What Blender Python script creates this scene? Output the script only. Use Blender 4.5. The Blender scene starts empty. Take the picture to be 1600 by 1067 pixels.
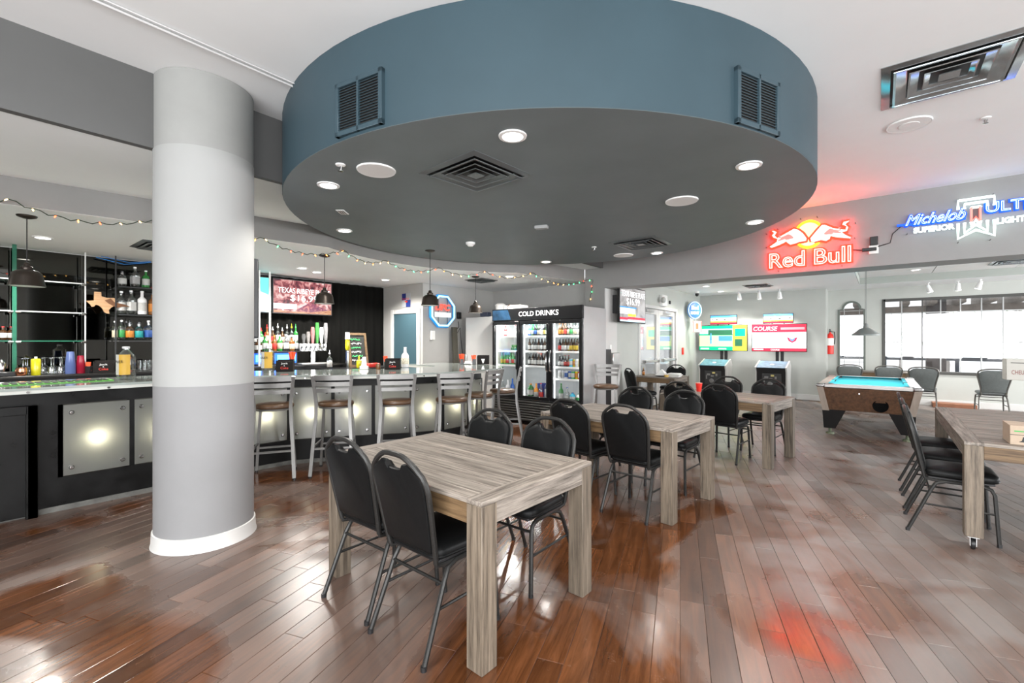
import bpy, bmesh, math, random
from mathutils import Vector, Matrix
random.seed(7)
scene = bpy.context.scene
COL = scene.collection
R = math.radians
# ------------------------------------------------------------------ camera, world, light, exposure
CAM_H = 1.46
cam_data = bpy.data.cameras.new('camera')
cam_data.sensor_width = 36.0
cam_data.lens = 16.0
cam_data.clip_start = 0.05
cam = bpy.data.objects.new('camera', cam_data)
cam.location = (0, 0, CAM_H)
cam.rotation_euler = (R(90), 0, R(39))
COL.objects.link(cam)
scene.camera = cam

scene.view_settings.view_transform = 'Standard'
scene.view_settings.look = 'None'
scene.view_settings.gamma = 1.0
scene.view_settings.use_curve_mapping = False
scene.view_settings.exposure = 1.8

world = bpy.data.worlds.new('world')
scene.world = world
world.use_nodes = True
wn = world.node_tree
bgn = wn.nodes['Background']
bgn.inputs['Color'].default_value = (0.93, 0.97, 1.0, 1)
bgn.inputs['Strength'].default_value = 0.45

def area_light(name, loc, rot, sx, sy, energy, color=(1, 1, 1)):
    d = bpy.data.lights.new(name, 'AREA')
    d.shape = 'RECTANGLE'; d.size = sx; d.size_y = sy
    d.energy = energy; d.color = color
    o = bpy.data.objects.new(name, d)
    o.location = loc; o.rotation_euler = rot
    COL.objects.link(o)
    return o
# added fill lamps set in made-up window openings of the right and back walls
area_light('added_fill_right_near', (6.62, -1.3, 1.75), (0, R(90), 0), 2.3, 3.6, 95, (0.97, 0.985, 1.0))
area_light('added_fill_right_far', (6.62, 6.3, 1.75), (0, R(90), 0), 2.3, 2.0, 70, (0.97, 0.985, 1.0))
area_light('added_fill_back', (1.6, -3.62, 1.75), (R(90), 0, R(0)), 7.6, 2.3, 190, (0.97, 0.985, 1.0))
area_light('added_fill_lounge', (6.62, 11.3, 1.7), (0, R(90), 0), 1.8, 4.4, 120, (0.97, 0.985, 1.0))

# ------------------------------------------------------------------ pixel rays (1600x1067 frame) to room coordinates
FPX = 16.0 / 36.0 * 1600
CA, SA = math.cos(R(39)), math.sin(R(39))
def ray(px, py):
    a = (px - 800.0) / FPX
    return Vector((a * CA - SA, a * SA + CA, -(py - 533.5) / FPX))
def at_z(px, py, z):
    d = ray(px, py); return Vector((0, 0, CAM_H)) + d * ((z - CAM_H) / d.z)
def at_x(px, py, x):
    d = ray(px, py); return Vector((0, 0, CAM_H)) + d * (x / d.x)
def at_y(px, py, y):
    d = ray(px, py); return Vector((0, 0, CAM_H)) + d * (y / d.y)
def depth(v):
    return -v.x * SA + v.y * CA

# ------------------------------------------------------------------ materials
MATS = {}
def _principled(name):
    m = bpy.data.materials.new(name); m.use_nodes = True
    return m, m.node_tree, m.node_tree.nodes['Principled BSDF']
def mat(name, col, rough=0.5, metal=0.0, var=0.0, scale=8.0, bump=0.0, stretch=None, emit=None, estr=0.0, coat=0.0, trans=0.0, ior=1.45, alpha=1.0, spec=0.5, rvar=0.0):
    """procedural principled material; var = noise variation of the colour, rvar = of the roughness"""
    if name in MATS: return MATS[name]
    m, nt, b = _principled(name)
    b.inputs['Base Color'].default_value = (*col, 1)
    b.inputs['Roughness'].default_value = rough
    b.inputs['Metallic'].default_value = metal
    b.inputs['IOR'].default_value = ior
    b.inputs['Specular IOR Level'].default_value = spec
    b.inputs['Coat Weight'].default_value = coat
    b.inputs['Coat Roughness'].default_value = 0.08
    b.inputs['Transmission Weight'].default_value = trans
    b.inputs['Alpha'].default_value = alpha
    if emit:
        b.inputs['Emission Color'].default_value = (*emit, 1)
        b.inputs['Emission Strength'].default_value = estr
    if var or bump or rvar:
        tc = nt.nodes.new('ShaderNodeTexCoord'); mp = nt.nodes.new('ShaderNodeMapping')
        nt.links.new(tc.outputs['Object'], mp.inputs['Vector'])
        if stretch: mp.inputs['Scale'].default_value = stretch
        nz = nt.nodes.new('ShaderNodeTexNoise'); nz.inputs['Scale'].default_value = scale
        nz.inputs['Detail'].default_value = 6; nz.inputs['Roughness'].default_value = 0.6
        nt.links.new(mp.outputs['Vector'], nz.inputs['Vector'])
        if var:
            rp = nt.nodes.new('ShaderNodeValToRGB')
            rp.color_ramp.elements[0].position = 0.3; rp.color_ramp.elements[1].position = 0.7
            rp.color_ramp.elements[0].color = (*[max(0, c * (1 - var)) for c in col], 1)
            rp.color_ramp.elements[1].color = (*[min(1, c * (1 + var)) for c in col], 1)
            nt.links.new(nz.outputs['Fac'], rp.inputs['Fac'])
            nt.links.new(rp.outputs['Color'], b.inputs['Base Color'])
        if rvar:
            mr = nt.nodes.new('ShaderNodeMapRange')
            mr.inputs['From Min'].default_value = 0.3; mr.inputs['From Max'].default_value = 0.7
            mr.inputs['To Min'].default_value = max(0.02, rough - rvar); mr.inputs['To Max'].default_value = min(1, rough + rvar)
            nt.links.new(nz.outputs['Fac'], mr.inputs['Value']); nt.links.new(mr.outputs['Result'], b.inputs['Roughness'])
        if bump:
            bp = nt.nodes.new('ShaderNodeBump'); bp.inputs['Strength'].default_value = bump; bp.inputs['Distance'].default_value = 0.01
            nt.links.new(nz.outputs['Fac'], bp.inputs['Height']); nt.links.new(bp.outputs['Normal'], b.inputs['Normal'])
    MATS[name] = m
    return m
def glow(name, col, s):
    return mat(name, tuple(min(1, c) for c in col), 0.4, emit=col, estr=s * 0.36)
def glass(name, col=(1, 1, 1), rough=0.02, tint=0.0):
    """thin clear pane: mostly transparent with a gloss of its own"""
    if name in MATS: return MATS[name]
    m = bpy.data.materials.new(name); m.use_nodes = True; nt = m.node_tree
    for n in list(nt.nodes): nt.nodes.remove(n)
    out = nt.nodes.new('ShaderNodeOutputMaterial'); mx = nt.nodes.new('ShaderNodeMixShader')
    tr = nt.nodes.new('ShaderNodeBsdfTransparent'); gl = nt.nodes.new('ShaderNodeBsdfGlossy'); lw = nt.nodes.new('ShaderNodeLayerWeight')
    tr.inputs['Color'].default_value = (*col, 1); gl.inputs['Roughness'].default_value = rough
    lw.inputs['Blend'].default_value = 0.25
    mr = nt.nodes.new('ShaderNodeMapRange'); mr.inputs['To Min'].default_value = 0.05 + tint; mr.inputs['To Max'].default_value = 0.7
    nt.links.new(lw.outputs['Fresnel'], mr.inputs['Value']); nt.links.new(mr.outputs['Result'], mx.inputs['Fac'])
    nt.links.new(tr.outputs[0], mx.inputs[1]); nt.links.new(gl.outputs[0], mx.inputs[2]); nt.links.new(mx.outputs[0], out.inputs['Surface'])
    MATS[name] = m
    return m
def frosted(name, col):
    if name in MATS: return MATS[name]
    m = bpy.data.materials.new(name); m.use_nodes = True; nt = m.node_tree
    for n in list(nt.nodes): nt.nodes.remove(n)
    out = nt.nodes.new('ShaderNodeOutputMaterial')
    tl = nt.nodes.new('ShaderNodeBsdfTranslucent'); df = nt.nodes.new('ShaderNodeBsdfDiffuse'); gl = nt.nodes.new('ShaderNodeBsdfGlossy')
    tl.inputs['Color'].default_value = (*col, 1); df.inputs['Color'].default_value = (*[c * 0.28 for c in col], 1); gl.inputs['Roughness'].default_value = 0.22
    gl.inputs['Color'].default_value = (0.8, 0.8, 0.8, 1)
    m1 = nt.nodes.new('ShaderNodeMixShader'); m1.inputs['Fac'].default_value = 0.5
    m2 = nt.nodes.new('ShaderNodeMixShader'); m2.inputs['Fac'].default_value = 0.12
    nt.links.new(tl.outputs[0], m1.inputs[1]); nt.links.new(df.outputs[0], m1.inputs[2])
    nt.links.new(m1.outputs[0], m2.inputs[1]); nt.links.new(gl.outputs[0], m2.inputs[2]); nt.links.new(m2.outputs[0], out.inputs['Surface'])
    MATS[name] = m
    return m
def wood(name, axis, c0, c1, rough=0.55, fine=1.0):
    """weathered wood with grain along the given local axis"""
    if name in MATS: return MATS[name]
    m, nt, b = _principled(name)
    tc = nt.nodes.new('ShaderNodeTexCoord'); mp = nt.nodes.new('ShaderNodeMapping'); oi = nt.nodes.new('ShaderNodeObjectInfo')
    ad = nt.nodes.new('ShaderNodeVectorMath'); ad.operation = 'ADD'
    sc = nt.nodes.new('ShaderNodeVectorMath'); sc.operation = 'SCALE'; sc.inputs[0].default_value = (7.3, 3.1, 5.7)
    nt.links.new(oi.outputs['Random'], sc.inputs['Scale']); nt.links.new(tc.outputs['Object'], ad.inputs[0]); nt.links.new(sc.outputs[0], ad.inputs[1])
    nt.links.new(ad.outputs[0], mp.inputs['Vector'])
    s = [52 * fine, 52 * fine, 52 * fine]; s[axis] = 2.6
    mp.inputs['Scale'].default_value = s
    nz = nt.nodes.new('ShaderNodeTexNoise'); nz.inputs['Scale'].default_value = 1.0; nz.inputs['Detail'].default_value = 8; nz.inputs['Roughness'].default_value = 0.7
    nt.links.new(mp.outputs['Vector'], nz.inputs['Vector'])
    rp = nt.nodes.new('ShaderNodeValToRGB'); e = rp.color_ramp.elements
    e[0].position = 0.33; e[1].position = 0.62; e[0].color = (*c0, 1); e[1].color = (*c1, 1)
    nt.links.new(nz.outputs['Fac'], rp.inputs['Fac'])
    hv = nt.nodes.new('ShaderNodeHueSaturation'); mr = nt.nodes.new('ShaderNodeMapRange')
    mr.inputs['To Min'].default_value = 0.82; mr.inputs['To Max'].default_value = 1.15
    nt.links.new(oi.outputs['Random'], mr.inputs['Value']); nt.links.new(mr.outputs['Result'], hv.inputs['Value'])
    nt.links.new(rp.outputs['Color'], hv.inputs['Color']); nt.links.new(hv.outputs['Color'], b.inputs['Base Color'])
    b.inputs['Roughness'].default_value = rough
    bp = nt.nodes.new('ShaderNodeBump'); bp.inputs['Strength'].default_value = 0.25; bp.inputs['Distance'].default_value = 0.004
    nt.links.new(nz.outputs['Fac'], bp.inputs['Height']); nt.links.new(bp.outputs['Normal'], b.inputs['Normal'])
    MATS[name] = m
    return m

# ------------------------------------------------------------------ mesh builder
class MB:
    def __init__(s): s.v = []; s.f = []; s.m = []; s.cur = 0
    def add(s, verts, faces):
        o = len(s.v); s.v += [tuple(p) for p in verts]
        for f in faces: s.f.append([i + o for i in f]); s.m.append(s.cur)
        return s
    def slot(s, i): s.cur = i; return s
    def box(s, x0, x1, y0, y1, z0, z1, bev=0.0):
        if x0 > x1: x0, x1 = x1, x0
        if y0 > y1: y0, y1 = y1, y0
        if z0 > z1: z0, z1 = z1, z0
        if bev <= 0:
            v = [(x0, y0, z0), (x1, y0, z0), (x1, y1, z0), (x0, y1, z0), (x0, y0, z1), (x1, y0, z1), (x1, y1, z1), (x0, y1, z1)]
            return s.add(v, [(0, 3, 2, 1), (4, 5, 6, 7), (0, 1, 5, 4), (1, 2, 6, 5), (2, 3, 7, 6), (3, 0, 4, 7)])
        b = min(bev, (x1 - x0) * .49, (y1 - y0) * .49, (z1 - z0) * .49)
        def ring(i, z): return [(x0 + i, y0 + b, z), (x0 + b, y0 + i, z), (x1 - b, y0 + i, z), (x1 - i, y0 + b, z), (x1 - i, y1 - b, z), (x1 - b, y1 - i, z), (x0 + b, y1 - i, z), (x0 + i, y1 - b, z)]
        def sq(z): return [(x0 + b, y0 + b, z), (x0 + b, y0 + b, z), (x1 - b, y0 + b, z), (x1 - b, y0 + b, z), (x1 - b, y1 - b, z), (x1 - b, y1 - b, z), (x0 + b, y1 - b, z), (x0 + b, y1 - b, z)]
        return s.loft([sq(z0), ring(0, z0 + b), ring(0, z1 - b), sq(z1)])
    def loft(s, rings, caps=True, closed=False):
        n = len(rings[0]); v = [p for r in rings for p in r]; f = []
        k = len(rings)
        for i in range(k if closed else k - 1):
            a, b = i * n, ((i + 1) % k) * n
            for j in range(n): f.append((a + j, a + (j + 1) % n, b + (j + 1) % n, b + j))
        if caps and not closed: f.append(tuple(reversed(range(n)))); f.append(tuple(range((k - 1) * n, k * n)))
        return s.add(v, f)
    def lathe(s, prof, n=16, c=(0, 0, 0), axis='z', sq=0.0):
        rings = []
        for r, z in prof:
            ring = []
            for i in range(n):
                a = 2 * math.pi * (i + .5) / n
                k = 1.0
                if sq: k = 1 / max(abs(math.cos(a)), abs(math.sin(a))); k = 1 + (min(k, 1.3) - 1) * sq
                x, y = r * k * math.cos(a), r * k * math.sin(a)
                p = (x, y, z) if axis == 'z' else ((z, x, y) if axis == 'x' else (x, z, y))
                ring.append((p[0] + c[0], p[1] + c[1], p[2] + c[2]))
            rings.append(ring)
        return s.loft(rings)
    def cyl(s, p0, p1, r0, r1=None, n=10):
        return s.tube([p0, p1], r0, n, r_end=r1)
    def tube(s, pts, r, n=8, closed=False, r_end=None, sq=None):
        pts = [Vector(p) for p in pts]; k = len(pts); rings = []
        up = None
        for i, p in enumerate(pts):
            if closed: t = pts[(i + 1) % k] - pts[i - 1]
            else: t = pts[min(i + 1, k - 1)] - pts[max(i - 1, 0)]
            if t.length < 1e-9: t = Vector((0, 0, 1))
            t.normalize()
            if up is None:
                up = Vector((0, 0, 1)) if abs(t.z) < .9 else Vector((0, 1, 0))
            x = up - t * up.dot(t)
            if x.length < 1e-4: x = t.orthogonal()
            x.normalize(); up = x; y = t.cross(x)
            rr = r if r_end is None else r + (r_end - r) * i / (k - 1)
            ring = []
            for j in range(n):
                a = 2 * math.pi * (j + .5) / n
                ca, sa = math.cos(a), math.sin(a)
                if sq: ring.append(p + x * (sq[0] * (1 if ca > 0 else -1)) + y * (sq[1] * (1 if sa > 0 else -1)))
                else: ring.append(p + x * (rr * ca) + y * (rr * sa))
            rings.append(ring)
        return s.loft(rings, caps=not closed, closed=closed)
    def bar(s, pts, a, b, closed=False):
        return s.tube(pts, 0, 4, closed, sq=(a, b))
    def prism(s, pts, w0, w1, fn=None):
        """polygon pts (u,v) pushed from w0 to w1; fn(u,v,w)->xyz"""
        fn = fn or (lambda u, v, w: (u, v, w))
        n = len(pts); v = [fn(p[0], p[1], w0) for p in pts] + [fn(p[0], p[1], w1) for p in pts]
        f = [tuple(reversed(range(n))), tuple(range(n, 2 * n))] + [(j, (j + 1) % n, n + (j + 1) % n, n + j) for j in range(n)]
        return s.add(v, f)
    def mesh(s, name, mats, smooth=40):
        me = bpy.data.meshes.new(name); me.from_pydata(s.v, [], s.f)
        if not isinstance(mats, (list, tuple)): mats = [mats]
        for m in mats: me.materials.append(m)
        me.polygons.foreach_set('material_index', s.m)
        bm = bmesh.new(); bm.from_mesh(me)
        bmesh.ops.remove_doubles(bm, verts=bm.verts, dist=1e-6)
        bmesh.ops.recalc_face_normals(bm, faces=bm.faces)
        bm.to_mesh(me); bm.free()
        if smooth:
            me.shade_smooth(); me.set_sharp_from_angle(angle=R(smooth))
        return me
    def build(s, name, mats, parent=None, loc=(0, 0, 0), rz=0.0, smooth=40):
        return link(name, s.mesh(name, mats, smooth), parent, loc, rz)
def link(name, me, parent=None, loc=(0, 0, 0), rz=0.0):
    o = bpy.data.objects.new(name, me); COL.objects.link(o)
    o.location = loc; o.rotation_euler = (0, 0, rz)
    if parent: o.parent = parent
    return o
def tag(o, label=None, cat=None, group=None, kind=None):
    if label: o['label'] = label
    if cat: o['category'] = cat
    if group: o['group'] = group
    if kind: o['kind'] = kind
    return o
def thing(name, label, cat, loc=(0, 0, 0), rz=0.0, group=None):
    o = bpy.data.objects.new(name, None); COL.objects.link(o)
    o.empty_display_size = 0.1
    o.location = loc; o.rotation_euler = (0, 0, rz)
    return tag(o, label, cat, group)
def dup(root, loc, rz, label, group=None):
    r = root.copy(); COL.objects.link(r); r.location = loc; r.rotation_euler = (0, 0, rz); r['label'] = label
    if group: r['group'] = group
    for ch in list(root.children):
        c = ch.copy(); COL.objects.link(c); c.parent = r
        for g in list(ch.children):
            d = g.copy(); COL.objects.link(d); d.parent = c
    return r
def struct(name, mb, m, parent=None, smooth=40):
    o = mb.build(name, m, parent, smooth=smooth)
    if parent is None: o['kind'] = 'structure'
    return o
def bx(name, m, x0, x1, y0, y1, z0, z1, parent=None, bev=0.0):
    return MB().box(x0, x1, y0, y1, z0, z1, bev).build(name, m, parent)
def text(name, body, m, parent, org, xd, yd, w, h, ext=0.002, tube=0.0, shear=0.0, fill=True):
    """flat or tube lettering fitted into a w x h box; org = lower left corner, xd / yd = reading and up directions"""
    cu = bpy.data.curves.new(name, 'FONT'); cu.body = body; cu.size = 1.0; cu.shear = shear
    cu.resolution_u = 3
    if tube:
        cu.fill_mode = 'NONE'; cu.bevel_depth = tube; cu.bevel_resolution = 1
    else: cu.extrude = 0.0
    tmp = bpy.data.objects.new(name, cu); COL.objects.link(tmp)
    me = bpy.data.meshes.new_from_object(tmp.evaluated_get(bpy.context.evaluated_depsgraph_get()))
    bpy.data.objects.remove(tmp); bpy.data.curves.remove(cu)
    xs = [v.co.x for v in me.vertices]; ys = [v.co.y for v in me.vertices]
    x0, x1, y0, y1 = min(xs), max(xs), min(ys), max(ys)
    xd = Vector(xd).normalized(); yd = Vector(yd).normalized(); nd = xd.cross(yd); org = Vector(org)
    kx, ky = w / (x1 - x0), h / (y1 - y0)
    for v in me.vertices:
        c = v.co
        v.co = org + xd * ((c.x - x0) * kx) + yd * ((c.y - y0) * ky) + nd * (c.z * ky + ext)
    me.materials.clear(); me.materials.append(m)
    me.update()
    return link(name, me, parent)
ORD = ['first', 'second', 'third', 'fourth', 'fifth', 'sixth', 'seventh', 'eighth', 'ninth', 'tenth', 'eleventh', 'twelfth', 'thirteenth', 'fourteenth', 'fifteenth', 'sixteenth']

# ------------------------------------------------------------------ palette
WALL = mat('wall_paint_grey', (0.42, 0.415, 0.40), 0.6, var=0.03, scale=3, bump=0.03)
WALL_LOUNGE = mat('wall_paint_pale_green_grey', (0.48, 0.495, 0.465), 0.6, var=0.03, scale=3, bump=0.03)
FASCIA = mat('fascia_dark_grey', (0.10, 0.101, 0.10), 0.6, var=0.04, scale=3)
FASCIA2 = mat('fascia_mid_grey', (0.22, 0.217, 0.21), 0.6, var=0.04, scale=3)
HEADER = mat('header_grey', (0.285, 0.285, 0.28), 0.6, var=0.04, scale=3)
WHITE = mat('ceiling_white', (0.86, 0.88, 0.885), 0.7, var=0.015, scale=2, bump=0.02)
TRIM = mat('trim_white', (0.60, 0.595, 0.58), 0.45)
TEAL = mat('drum_teal_paint', (0.033, 0.062, 0.079), 0.5, var=0.06, scale=2.2)
DRUMB = mat('drum_underside_paint', (0.150, 0.176, 0.184), 0.5, var=0.06, scale=2.5)
BLACK = mat('black_paint', (0.006, 0.006, 0.0065), 0.38, var=0.3, scale=9)
BLACKP = mat('black_plastic', (0.015, 0.015, 0.016), 0.35)
VINYL = mat('black_vinyl', (0.006, 0.0063, 0.0066), 0.42, var=0.15, scale=40, bump=0.05, spec=0.2)
VINYL_SHEEN = mat('sheen_grey_vinyl', (0.14, 0.155, 0.15), 0.4, var=0.1, scale=30)  # black vinyl; its reflected light painted in as grey
GUN = mat('gunmetal_frame', (0.026, 0.0255, 0.0245), 0.4, metal=0.4, var=0.25, scale=120)
GUNL = mat('pale_gunmetal_frame', (0.20, 0.195, 0.18), 0.35, metal=0.7, var=0.2, scale=120)
ALU = mat('brushed_aluminium', (0.20, 0.196, 0.19), 0.36, metal=0.5, var=0.06, scale=20)
CHROME = mat('chrome', (0.5, 0.5, 0.5), 0.14, metal=1.0)
STEEL = mat('steel_sheet', (0.62, 0.62, 0.61), 0.3, metal=0.7, var=0.05, scale=4)
BROWNV = mat('brown_vinyl', (0.085, 0.046, 0.024), 0.3, var=0.2, scale=25)
WX = wood('weathered_wood_x', 0, (0.045, 0.034, 0.026), (0.30, 0.262, 0.225))
WY = wood('weathered_wood_y', 1, (0.045, 0.034, 0.026), (0.30, 0.262, 0.225))
WZ = wood('weathered_wood_z', 2, (0.040, 0.029, 0.020), (0.19, 0.152, 0.113))
WZT = wood('tawny_wood_x', 0, (0.065, 0.036, 0.015), (0.19, 0.12, 0.06))
CLEAR = glass('clear_glass')
GLASSG = glass('greenish_glass', (0.86, 0.95, 0.90), 0.02, 0.04)
WHITEP = mat('white_plastic', (0.82, 0.82, 0.80), 0.35)
RED = mat('red_plastic', (0.72, 0.03, 0.02), 0.35)
ORANGE = mat('orange_red_paper', (0.85, 0.10, 0.03), 0.5)
PAPER = mat('white_paper', (0.85, 0.85, 0.82), 0.7)
CARD = mat('cardboard', (0.42, 0.33, 0.25), 0.7, var=0.06, scale=20)
BULB = glow('lamp_white', (1.0, 0.95, 0.86), 14)
LED = glow('led_white', (0.95, 1.0, 1.0), 6)
PRINTW = mat('print_white', (0.9, 0.9, 0.88), 0.5)
PRINTK = mat('print_black', (0.02, 0.02, 0.02), 0.5)
PRINTR = mat('print_red', (0.75, 0.05, 0.03), 0.5)
# ================================================================== THE SETTING
X0, X1, Y0, YH, YF = -8.1, 6.6, -3.6, 7.571, 14.1
# ---- floor: planks, every one its own piece
def floor_material():
    m, nt, b = _principled('floor_planks')
    at = nt.nodes.new('ShaderNodeAttribute'); at.attribute_name = 'rnd'
    tc = nt.nodes.new('ShaderNodeTexCoord'); geo = nt.nodes.new('ShaderNodeNewGeometry')
    sc = nt.nodes.new('ShaderNodeVectorMath'); sc.operation = 'SCALE'; sc.inputs[0].default_value = (31.0, 17.0, 0.0)
    nt.links.new(at.outputs['Fac'], sc.inputs['Scale'])
    ad = nt.nodes.new('ShaderNodeVectorMath'); ad.operation = 'ADD'
    nt.links.new(tc.outputs['Object'], ad.inputs[0]); nt.links.new(sc.outputs[0], ad.inputs[1])
    mp = nt.nodes.new('ShaderNodeMapping'); mp.inputs['Scale'].default_value = (2.2, 26, 1)
    nt.links.new(ad.outputs[0], mp.inputs['Vector'])
    gr = nt.nodes.new('ShaderNodeTexNoise'); gr.inputs['Scale'].default_value = 1.0; gr.inputs['Detail'].default_value = 7; gr.inputs['Roughness'].default_value = 0.65; gr.inputs['Distortion'].default_value = 0.8
    nt.links.new(mp.outputs['Vector'], gr.inputs['Vector'])
    rp = nt.nodes.new('ShaderNodeValToRGB'); e = rp.color_ramp.elements
    e[0].position = 0.25; e[1].position = 0.75; e[0].color = (0.040, 0.0135, 0.005, 1); e[1].color = (0.155, 0.058, 0.022, 1)
    nt.links.new(gr.outputs['Fac'], rp.inputs['Fac'])
    hv = nt.nodes.new('ShaderNodeHueSaturation'); mr = nt.nodes.new('ShaderNodeMapRange'); mr.inputs['To Min'].default_value = 0.66; mr.inputs['To Max'].default_value = 1.26
    nt.links.new(at.outputs['Fac'], mr.inputs['Value']); nt.links.new(mr.outputs['Result'], hv.inputs['Value'])
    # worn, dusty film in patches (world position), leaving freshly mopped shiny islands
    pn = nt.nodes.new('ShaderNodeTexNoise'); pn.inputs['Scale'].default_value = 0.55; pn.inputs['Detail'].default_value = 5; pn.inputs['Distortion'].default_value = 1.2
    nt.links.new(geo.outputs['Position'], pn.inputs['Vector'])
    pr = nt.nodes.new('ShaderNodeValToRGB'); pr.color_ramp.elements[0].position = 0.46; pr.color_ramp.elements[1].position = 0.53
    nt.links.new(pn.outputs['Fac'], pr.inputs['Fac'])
    film_sheen = nt.nodes.new('ShaderNodeMixRGB'); film_sheen.inputs['Color2'].default_value = (0.205, 0.196, 0.188, 1)  # one grey for both the worn film and the painted sheen
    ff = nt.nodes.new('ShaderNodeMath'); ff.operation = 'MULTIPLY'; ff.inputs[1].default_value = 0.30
    # scuffed area on the right, grey reflected sheen painted into its colour; wavy edge
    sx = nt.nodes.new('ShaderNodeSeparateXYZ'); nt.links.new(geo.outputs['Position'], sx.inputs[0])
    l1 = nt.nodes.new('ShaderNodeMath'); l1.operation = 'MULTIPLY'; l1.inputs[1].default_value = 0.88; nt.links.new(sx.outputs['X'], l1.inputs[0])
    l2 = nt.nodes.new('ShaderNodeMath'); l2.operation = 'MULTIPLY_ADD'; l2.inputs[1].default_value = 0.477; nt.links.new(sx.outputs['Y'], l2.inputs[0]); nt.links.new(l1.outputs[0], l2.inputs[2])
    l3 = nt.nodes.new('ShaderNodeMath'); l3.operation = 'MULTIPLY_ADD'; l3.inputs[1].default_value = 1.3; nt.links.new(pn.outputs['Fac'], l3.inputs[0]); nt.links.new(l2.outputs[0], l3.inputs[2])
    scuff_sheen = nt.nodes.new('ShaderNodeMapRange'); scuff_sheen.interpolation_type = 'SMOOTHSTEP'; scuff_sheen.inputs['From Min'].default_value = 1.50; scuff_sheen.inputs['From Max'].default_value = 1.95; scuff_sheen.inputs['To Max'].default_value = 0.74
    nt.links.new(l3.outputs[0], scuff_sheen.inputs['Value'])
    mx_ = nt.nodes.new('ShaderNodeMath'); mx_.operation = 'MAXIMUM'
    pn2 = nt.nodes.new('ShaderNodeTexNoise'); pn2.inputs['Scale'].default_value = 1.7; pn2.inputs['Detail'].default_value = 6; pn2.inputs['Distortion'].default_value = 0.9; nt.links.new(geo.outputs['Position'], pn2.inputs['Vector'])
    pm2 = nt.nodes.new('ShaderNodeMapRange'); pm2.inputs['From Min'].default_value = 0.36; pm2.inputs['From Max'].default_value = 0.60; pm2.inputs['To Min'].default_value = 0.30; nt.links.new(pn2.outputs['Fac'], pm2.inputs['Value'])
    lm = nt.nodes.new('ShaderNodeMath'); lm.operation = 'MULTIPLY'; nt.links.new(scuff_sheen.outputs['Result'], lm.inputs[0]); nt.links.new(pm2.outputs['Result'], lm.inputs[1])
    nt.links.new(pr.outputs['Color'], ff.inputs[0]); nt.links.new(ff.outputs[0], mx_.inputs[0]); nt.links.new(lm.outputs[0], mx_.inputs[1]); nt.links.new(mx_.outputs[0], film_sheen.inputs['Fac'])
    nt.links.new(rp.outputs['Color'], film_sheen.inputs['Color1']); nt.links.new(film_sheen.outputs['Color'], hv.inputs['Color'])
    # scratches and pale wear
    sn = nt.nodes.new('ShaderNodeTexNoise'); sn.inputs['Scale'].default_value = 9; sn.inputs['Detail'].default_value = 9; sn.inputs['Roughness'].default_value = 0.8
    nt.links.new(geo.outputs['Position'], sn.inputs['Vector'])
    sr = nt.nodes.new('ShaderNodeValToRGB'); sr.color_ramp.elements[0].position = 0.60; sr.color_ramp.elements[1].position = 0.74
    sr.color_ramp.elements[1].color = (0.5, 0.5, 0.5, 1)
    nt.links.new(sn.outputs['Fac'], sr.inputs['Fac'])
    we = nt.nodes.new('ShaderNodeMixRGB'); we.inputs['Color2'].default_value = (0.30, 0.21, 0.155, 1)
    nt.links.new(sr.outputs['Color'], we.inputs['Fac']); nt.links.new(hv.outputs['Color'], we.inputs['Color1'])
    nt.links.new(we.outputs['Color'], b.inputs['Base Color'])
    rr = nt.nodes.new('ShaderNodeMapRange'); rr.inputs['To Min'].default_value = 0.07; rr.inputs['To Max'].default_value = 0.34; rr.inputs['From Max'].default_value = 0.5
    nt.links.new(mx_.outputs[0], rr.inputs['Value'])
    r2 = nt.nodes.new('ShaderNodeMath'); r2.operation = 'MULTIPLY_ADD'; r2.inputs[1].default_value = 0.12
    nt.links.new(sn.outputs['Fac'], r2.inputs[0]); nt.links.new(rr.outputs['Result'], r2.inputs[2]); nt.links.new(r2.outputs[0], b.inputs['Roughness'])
    b.inputs['Specular IOR Level'].default_value = 0.65
    bn = nt.nodes.new('ShaderNodeTexNoise'); bn.inputs['Scale'].default_value = 3.5; bn.inputs['Detail'].default_value = 4
    nt.links.new(ad.outputs[0], bn.inputs['Vector'])
    bp = nt.nodes.new('ShaderNodeBump'); bp.inputs['Strength'].default_value = 0.10; bp.inputs['Distance'].default_value = 0.02
    nt.links.new(bn.outputs['Fac'], bp.inputs['Height']); nt.links.new(bp.outputs['Normal'], b.inputs['Normal'])
    return m
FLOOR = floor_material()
floor = struct('floor', MB().box(X0, X1, Y0, YF, -0.12, -0.006), mat('subfloor_dark', (0.22, 0.16, 0.12), 0.8))
tag(floor, 'dark brown glossy hardwood plank floor', 'floor')
PA = R(108.8); pu = Vector((math.cos(PA), math.sin(PA))); pv = Vector((-math.sin(PA), math.cos(PA)))
def clip(poly, lo, hi, ax):
    for sgn, lim in ((1, hi), (-1, -lo)):
        out = []
        for i in range(len(poly)):
            a, b = poly[i], poly[(i + 1) % len(poly)]
            da, db = sgn * a[ax] - lim, sgn * b[ax] - lim
            if da <= 0: out.append(a)
            if da * db < 0:
                t = da / (da - db); out.append((a[0] + (b[0] - a[0]) * t, a[1] + (b[1] - a[1]) * t))
        poly = out
        if len(poly) < 3: return []
    return poly
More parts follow.
